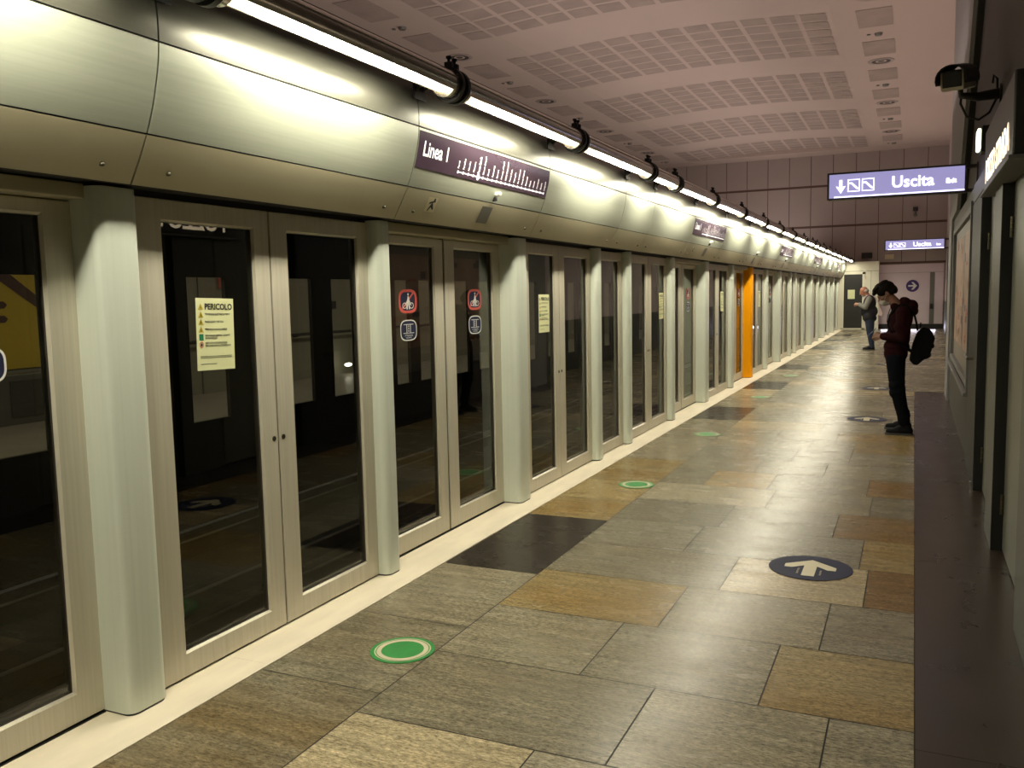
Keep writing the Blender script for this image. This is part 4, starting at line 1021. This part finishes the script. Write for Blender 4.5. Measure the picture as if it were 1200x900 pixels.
shoe(F1, 'shoe', (.030,), (-.270,), NEAR, t, 1.05); shoe(F1, 'shoe', (.015,), (-.285,), FAR, t, 1.05)
ph = thing('phone', 'dark phone held in both hands by the person in the maroon hoodie', 'phone', tuple(F1.p(-.44, 1.15)))
Rp = Matrix.Rotation(math.radians(-48), 3, 'Y')
bm = B(); rbox(bm, F1.p(-.432, 1.148), Rp, -.070, .070, -.035, .035, -.004, .004, .003); obj('phone_body', bm, 'phone', ph)
bm = B(); rbox(bm, F1.p(-.432, 1.148)+Rp @ Vector((0, 0, .0045)), Rp, -.064, .064, -.031, .031, 0, .0006); obj('phone_screen', bm, 'screen', ph)
# backpack hanging low behind him
bp = thing('backpack', 'black backpack hanging low on the back of the person in the hoodie', 'backpack', tuple(F1.p(.08, .78)))
bm = B(); prism(bm, [(.095, 1.215), (.165, 1.195), (.205, 1.13), (.200, 1.0), (.170, .90), (.05, .785), (.01, .79), (-.035, .845), (-.005, 1.02), (.035, 1.14)], 'y', F1.y0-.125, F1.y0+.125)
capsule(bm, F1.p(.17, 1.08, -.07), F1.p(.13, .90, -.07), .05, .05); capsule(bm, F1.p(.17, 1.08, .07), F1.p(.13, .90, .07), .05, .05); capsule(bm, F1.p(.17, 1.08, 0), F1.p(.13, .90, 0), .055, .05)
organic('bag_body', bm, 'pack', bp, .008, 8)
bm = B(); capsule(bm, F1.p(.185, 1.0, -.055), F1.p(.185, 1.0, .055), .035, .035); capsule(bm, F1.p(.15, .90, -.055), F1.p(.15, .90, .055), .04, .04); organic('front_pocket', bm, 'pack', bp, .007, 4)
for s_ in (-1, 1):
    bm = B(); tube(bm, [F1.p(.045, 1.17, s_*.07), F1.p(.03, 1.26, s_*.09), F1.p(.0, 1.38, s_*.12), F1.p(-.08, 1.468, s_*.125), F1.p(-.17, 1.445, s_*.125), F1.p(-.245, 1.35, s_*.125), F1.p(-.262, 1.24, s_*.14), F1.p(-.20, 1.10, s_*.185), F1.p(-.09, 1.0, s_*.19), F1.p(-.01, .93, s_*.11)], .011, 8); obj('shoulder_strap', bm, 'pack', bp, smooth=True)
bm = B(); tube(bm, [F1.p(.07, 1.20, -.03), F1.p(.075, 1.255, -.02), F1.p(.075, 1.255, .02), F1.p(.07, 1.20, .03)], .007, 8); obj('grab_loop', bm, 'pack', bp, smooth=True)

# ---- older man in the distance, navy vest, grey sleeves
F2 = Fig(25.5)
t = thing('person', 'distant balding person in navy vest with grey sleeves and jeans, looking down at his hands', 'person', (-1.03, 25.5, .003))
bm = B()
L2, R2 = head(F2, bm, (-1.235, 1.575, 0), 22, 1.06)
F2.cap(bm, (-1.10, 1.42, 0), (-1.19, 1.53, 0), .07, .062)
F2.ell(bm, (-1.08, 1.27, 0), (.13, .19, .19)); F2.ell(bm, (-1.10, 1.03, 0), (.19, .18, .17)); F2.ell(bm, (-1.07, .88, 0), (.14, .17, .12))
F2.cap(bm, (-1.08, 1.39, -.16), (-1.08, 1.39, .16), .07, .07)
for s_ in (-1, 1):
    F2.cap(bm, (-1.08, .86, s_*.095), (-1.05, .47, s_*.10), .095, .062); F2.cap(bm, (-1.05, .47, s_*.10), (-1.0, .10, s_*.11), .06, .04); F2.cap(bm, (-1.0, .07, s_*.11), (-1.13, .045, s_*.115), .036, .03)
    F2.cap(bm, (-1.09, 1.38, s_*.20), (-1.17, 1.15, s_*.26), .055, .045); F2.cap(bm, (-1.17, 1.15, s_*.26), (-1.37, 1.245, s_*.10), .044, .030)
hand(F2, bm, (-1.37, 1.245, -.10), (-1, .3, .0), 1, 1.0, .7, (.1, -.8, .6)); hand(F2, bm, (-1.37, 1.245, .10), (-1, -.3, .0), -1, 1.0, .7, (.1, .8, .6))
organic('body', bm, 'skin2', t, .0075, 2)
bm = B()
for sd in (-1, 1): sph(bm, L2(-.055, .0, sd*.062), (.045, .028, .050), R2)
sph(bm, L2(-.09, -.005, 0), (.035, .068, .055), R2); organic('hair', bm, 'ghair', t, .008, 1)
bm = B(); sph(bm, L2(.045, -.088, 0), (.05, .055, .035), R2); organic('face_mask', bm, 'mask', t, .008, 2)
bm = B()
F2.ell(bm, (-1.085, 1.27, 0), (.165, .205, .205)); F2.ell(bm, (-1.10, 1.04, 0), (.225, .205, .20)); F2.cap(bm, (-1.09, .90, -.06), (-1.09, .90, .06), .175, .175); F2.cap(bm, (-1.085, 1.40, -.15), (-1.085, 1.40, .15), .085, .085)
organic('vest', bm, 'vest', t, .009, 3)
bm = B()
for s_ in (-1, 1):
    F2.cap(bm, (-1.09, 1.375, s_*.215), (-1.175, 1.16, s_*.275), .080, .070); F2.cap(bm, (-1.175, 1.15, s_*.275), (-1.345, 1.232, s_*.12), .068, .048)
organic('sleeves', bm, 'sleeve', t, .009, 3)
bm = B()
F2.ell(bm, (-1.075, .86, 0), (.175, .19, .13))
for s_ in (-1, 1): F2.cap(bm, (-1.08, .83, s_*.095), (-1.055, .47, s_*.10), .122, .090); F2.cap(bm, (-1.055, .47, s_*.10), (-1.005, .10, s_*.11), .088, .062)
organic('jeans', bm, 'jeans2', t, .009, 3)
shoe(F2, 'shoe', (-.93,), (-1.25,), -.11, t, 1.1); shoe(F2, 'shoe', (-.93,), (-1.25,), .11, t, 1.1)
bm = B(); Rp = Matrix.Rotation(math.radians(-40), 3, 'Y'); rbox(bm, F2.p(-1.485, 1.255), Rp, -.07, .07, -.036, .036, -.004, .004, .002)
tag(obj('phone', bm, 'phone'), 'phone held in front by the distant balding person', 'phone')
bg = thing('tote_bag', 'pinkish white bag hanging behind the distant person in the navy vest', 'bag', tuple(F2.p(-.85, .92)))
bm = B(); prism(bm, [(-.885, 1.30), (-.865, 1.28), (-.74, .98), (-.745, .925), (-.82, .915), (-.86, .93)], 'y', F2.y0-.13, F2.y0+.13); organic('bag_body', bm, 'bag', bg, .010, 3)
bm = B()
for s_ in (-1, 1): tube(bm, [F2.p(-.875, 1.27, s_*.10), F2.p(-.93, 1.40, s_*.13), F2.p(-1.02, 1.478, s_*.14), F2.p(-1.16, 1.47, s_*.14), F2.p(-1.24, 1.36, s_*.14)], .010, 8)
obj('strap', bm, 'bag', bg)


# ------------------------------------------------------------------ camera
yaw, pitch, roll = [math.radians(v) for v in (-24.767, 5.761, -1.173)]
cy, sy = math.cos(yaw), math.sin(yaw)
f = Vector((sy*math.cos(pitch), cy*math.cos(pitch), -math.sin(pitch))); r = Vector((cy, -sy, 0)); u = r.cross(f)
r2 = math.cos(roll)*r+math.sin(roll)*u; u2 = -math.sin(roll)*r+math.cos(roll)*u
cd = bpy.data.cameras.new('Camera'); cam = bpy.data.objects.new('Camera', cd); link(cam)
mw = Matrix((r2, u2, -f)).transposed().to_4x4(); mw.translation = Vector((0, 0, 1.65)); cam.matrix_world = mw
cd.sensor_width = 36; cd.lens = 1021.6/1200*36; cd.clip_start = .05; cd.clip_end = 200
S.camera = cam
S.view_settings.view_transform = 'Standard'
try: S.view_settings.look = 'None'
except Exception: pass
S.view_settings.exposure = -0.1
S.cycles.max_bounces = 8; S.cycles.transparent_max_bounces = 12; S.cycles.sample_clamp_indirect = 6; S.cycles.caustics_reflective = False
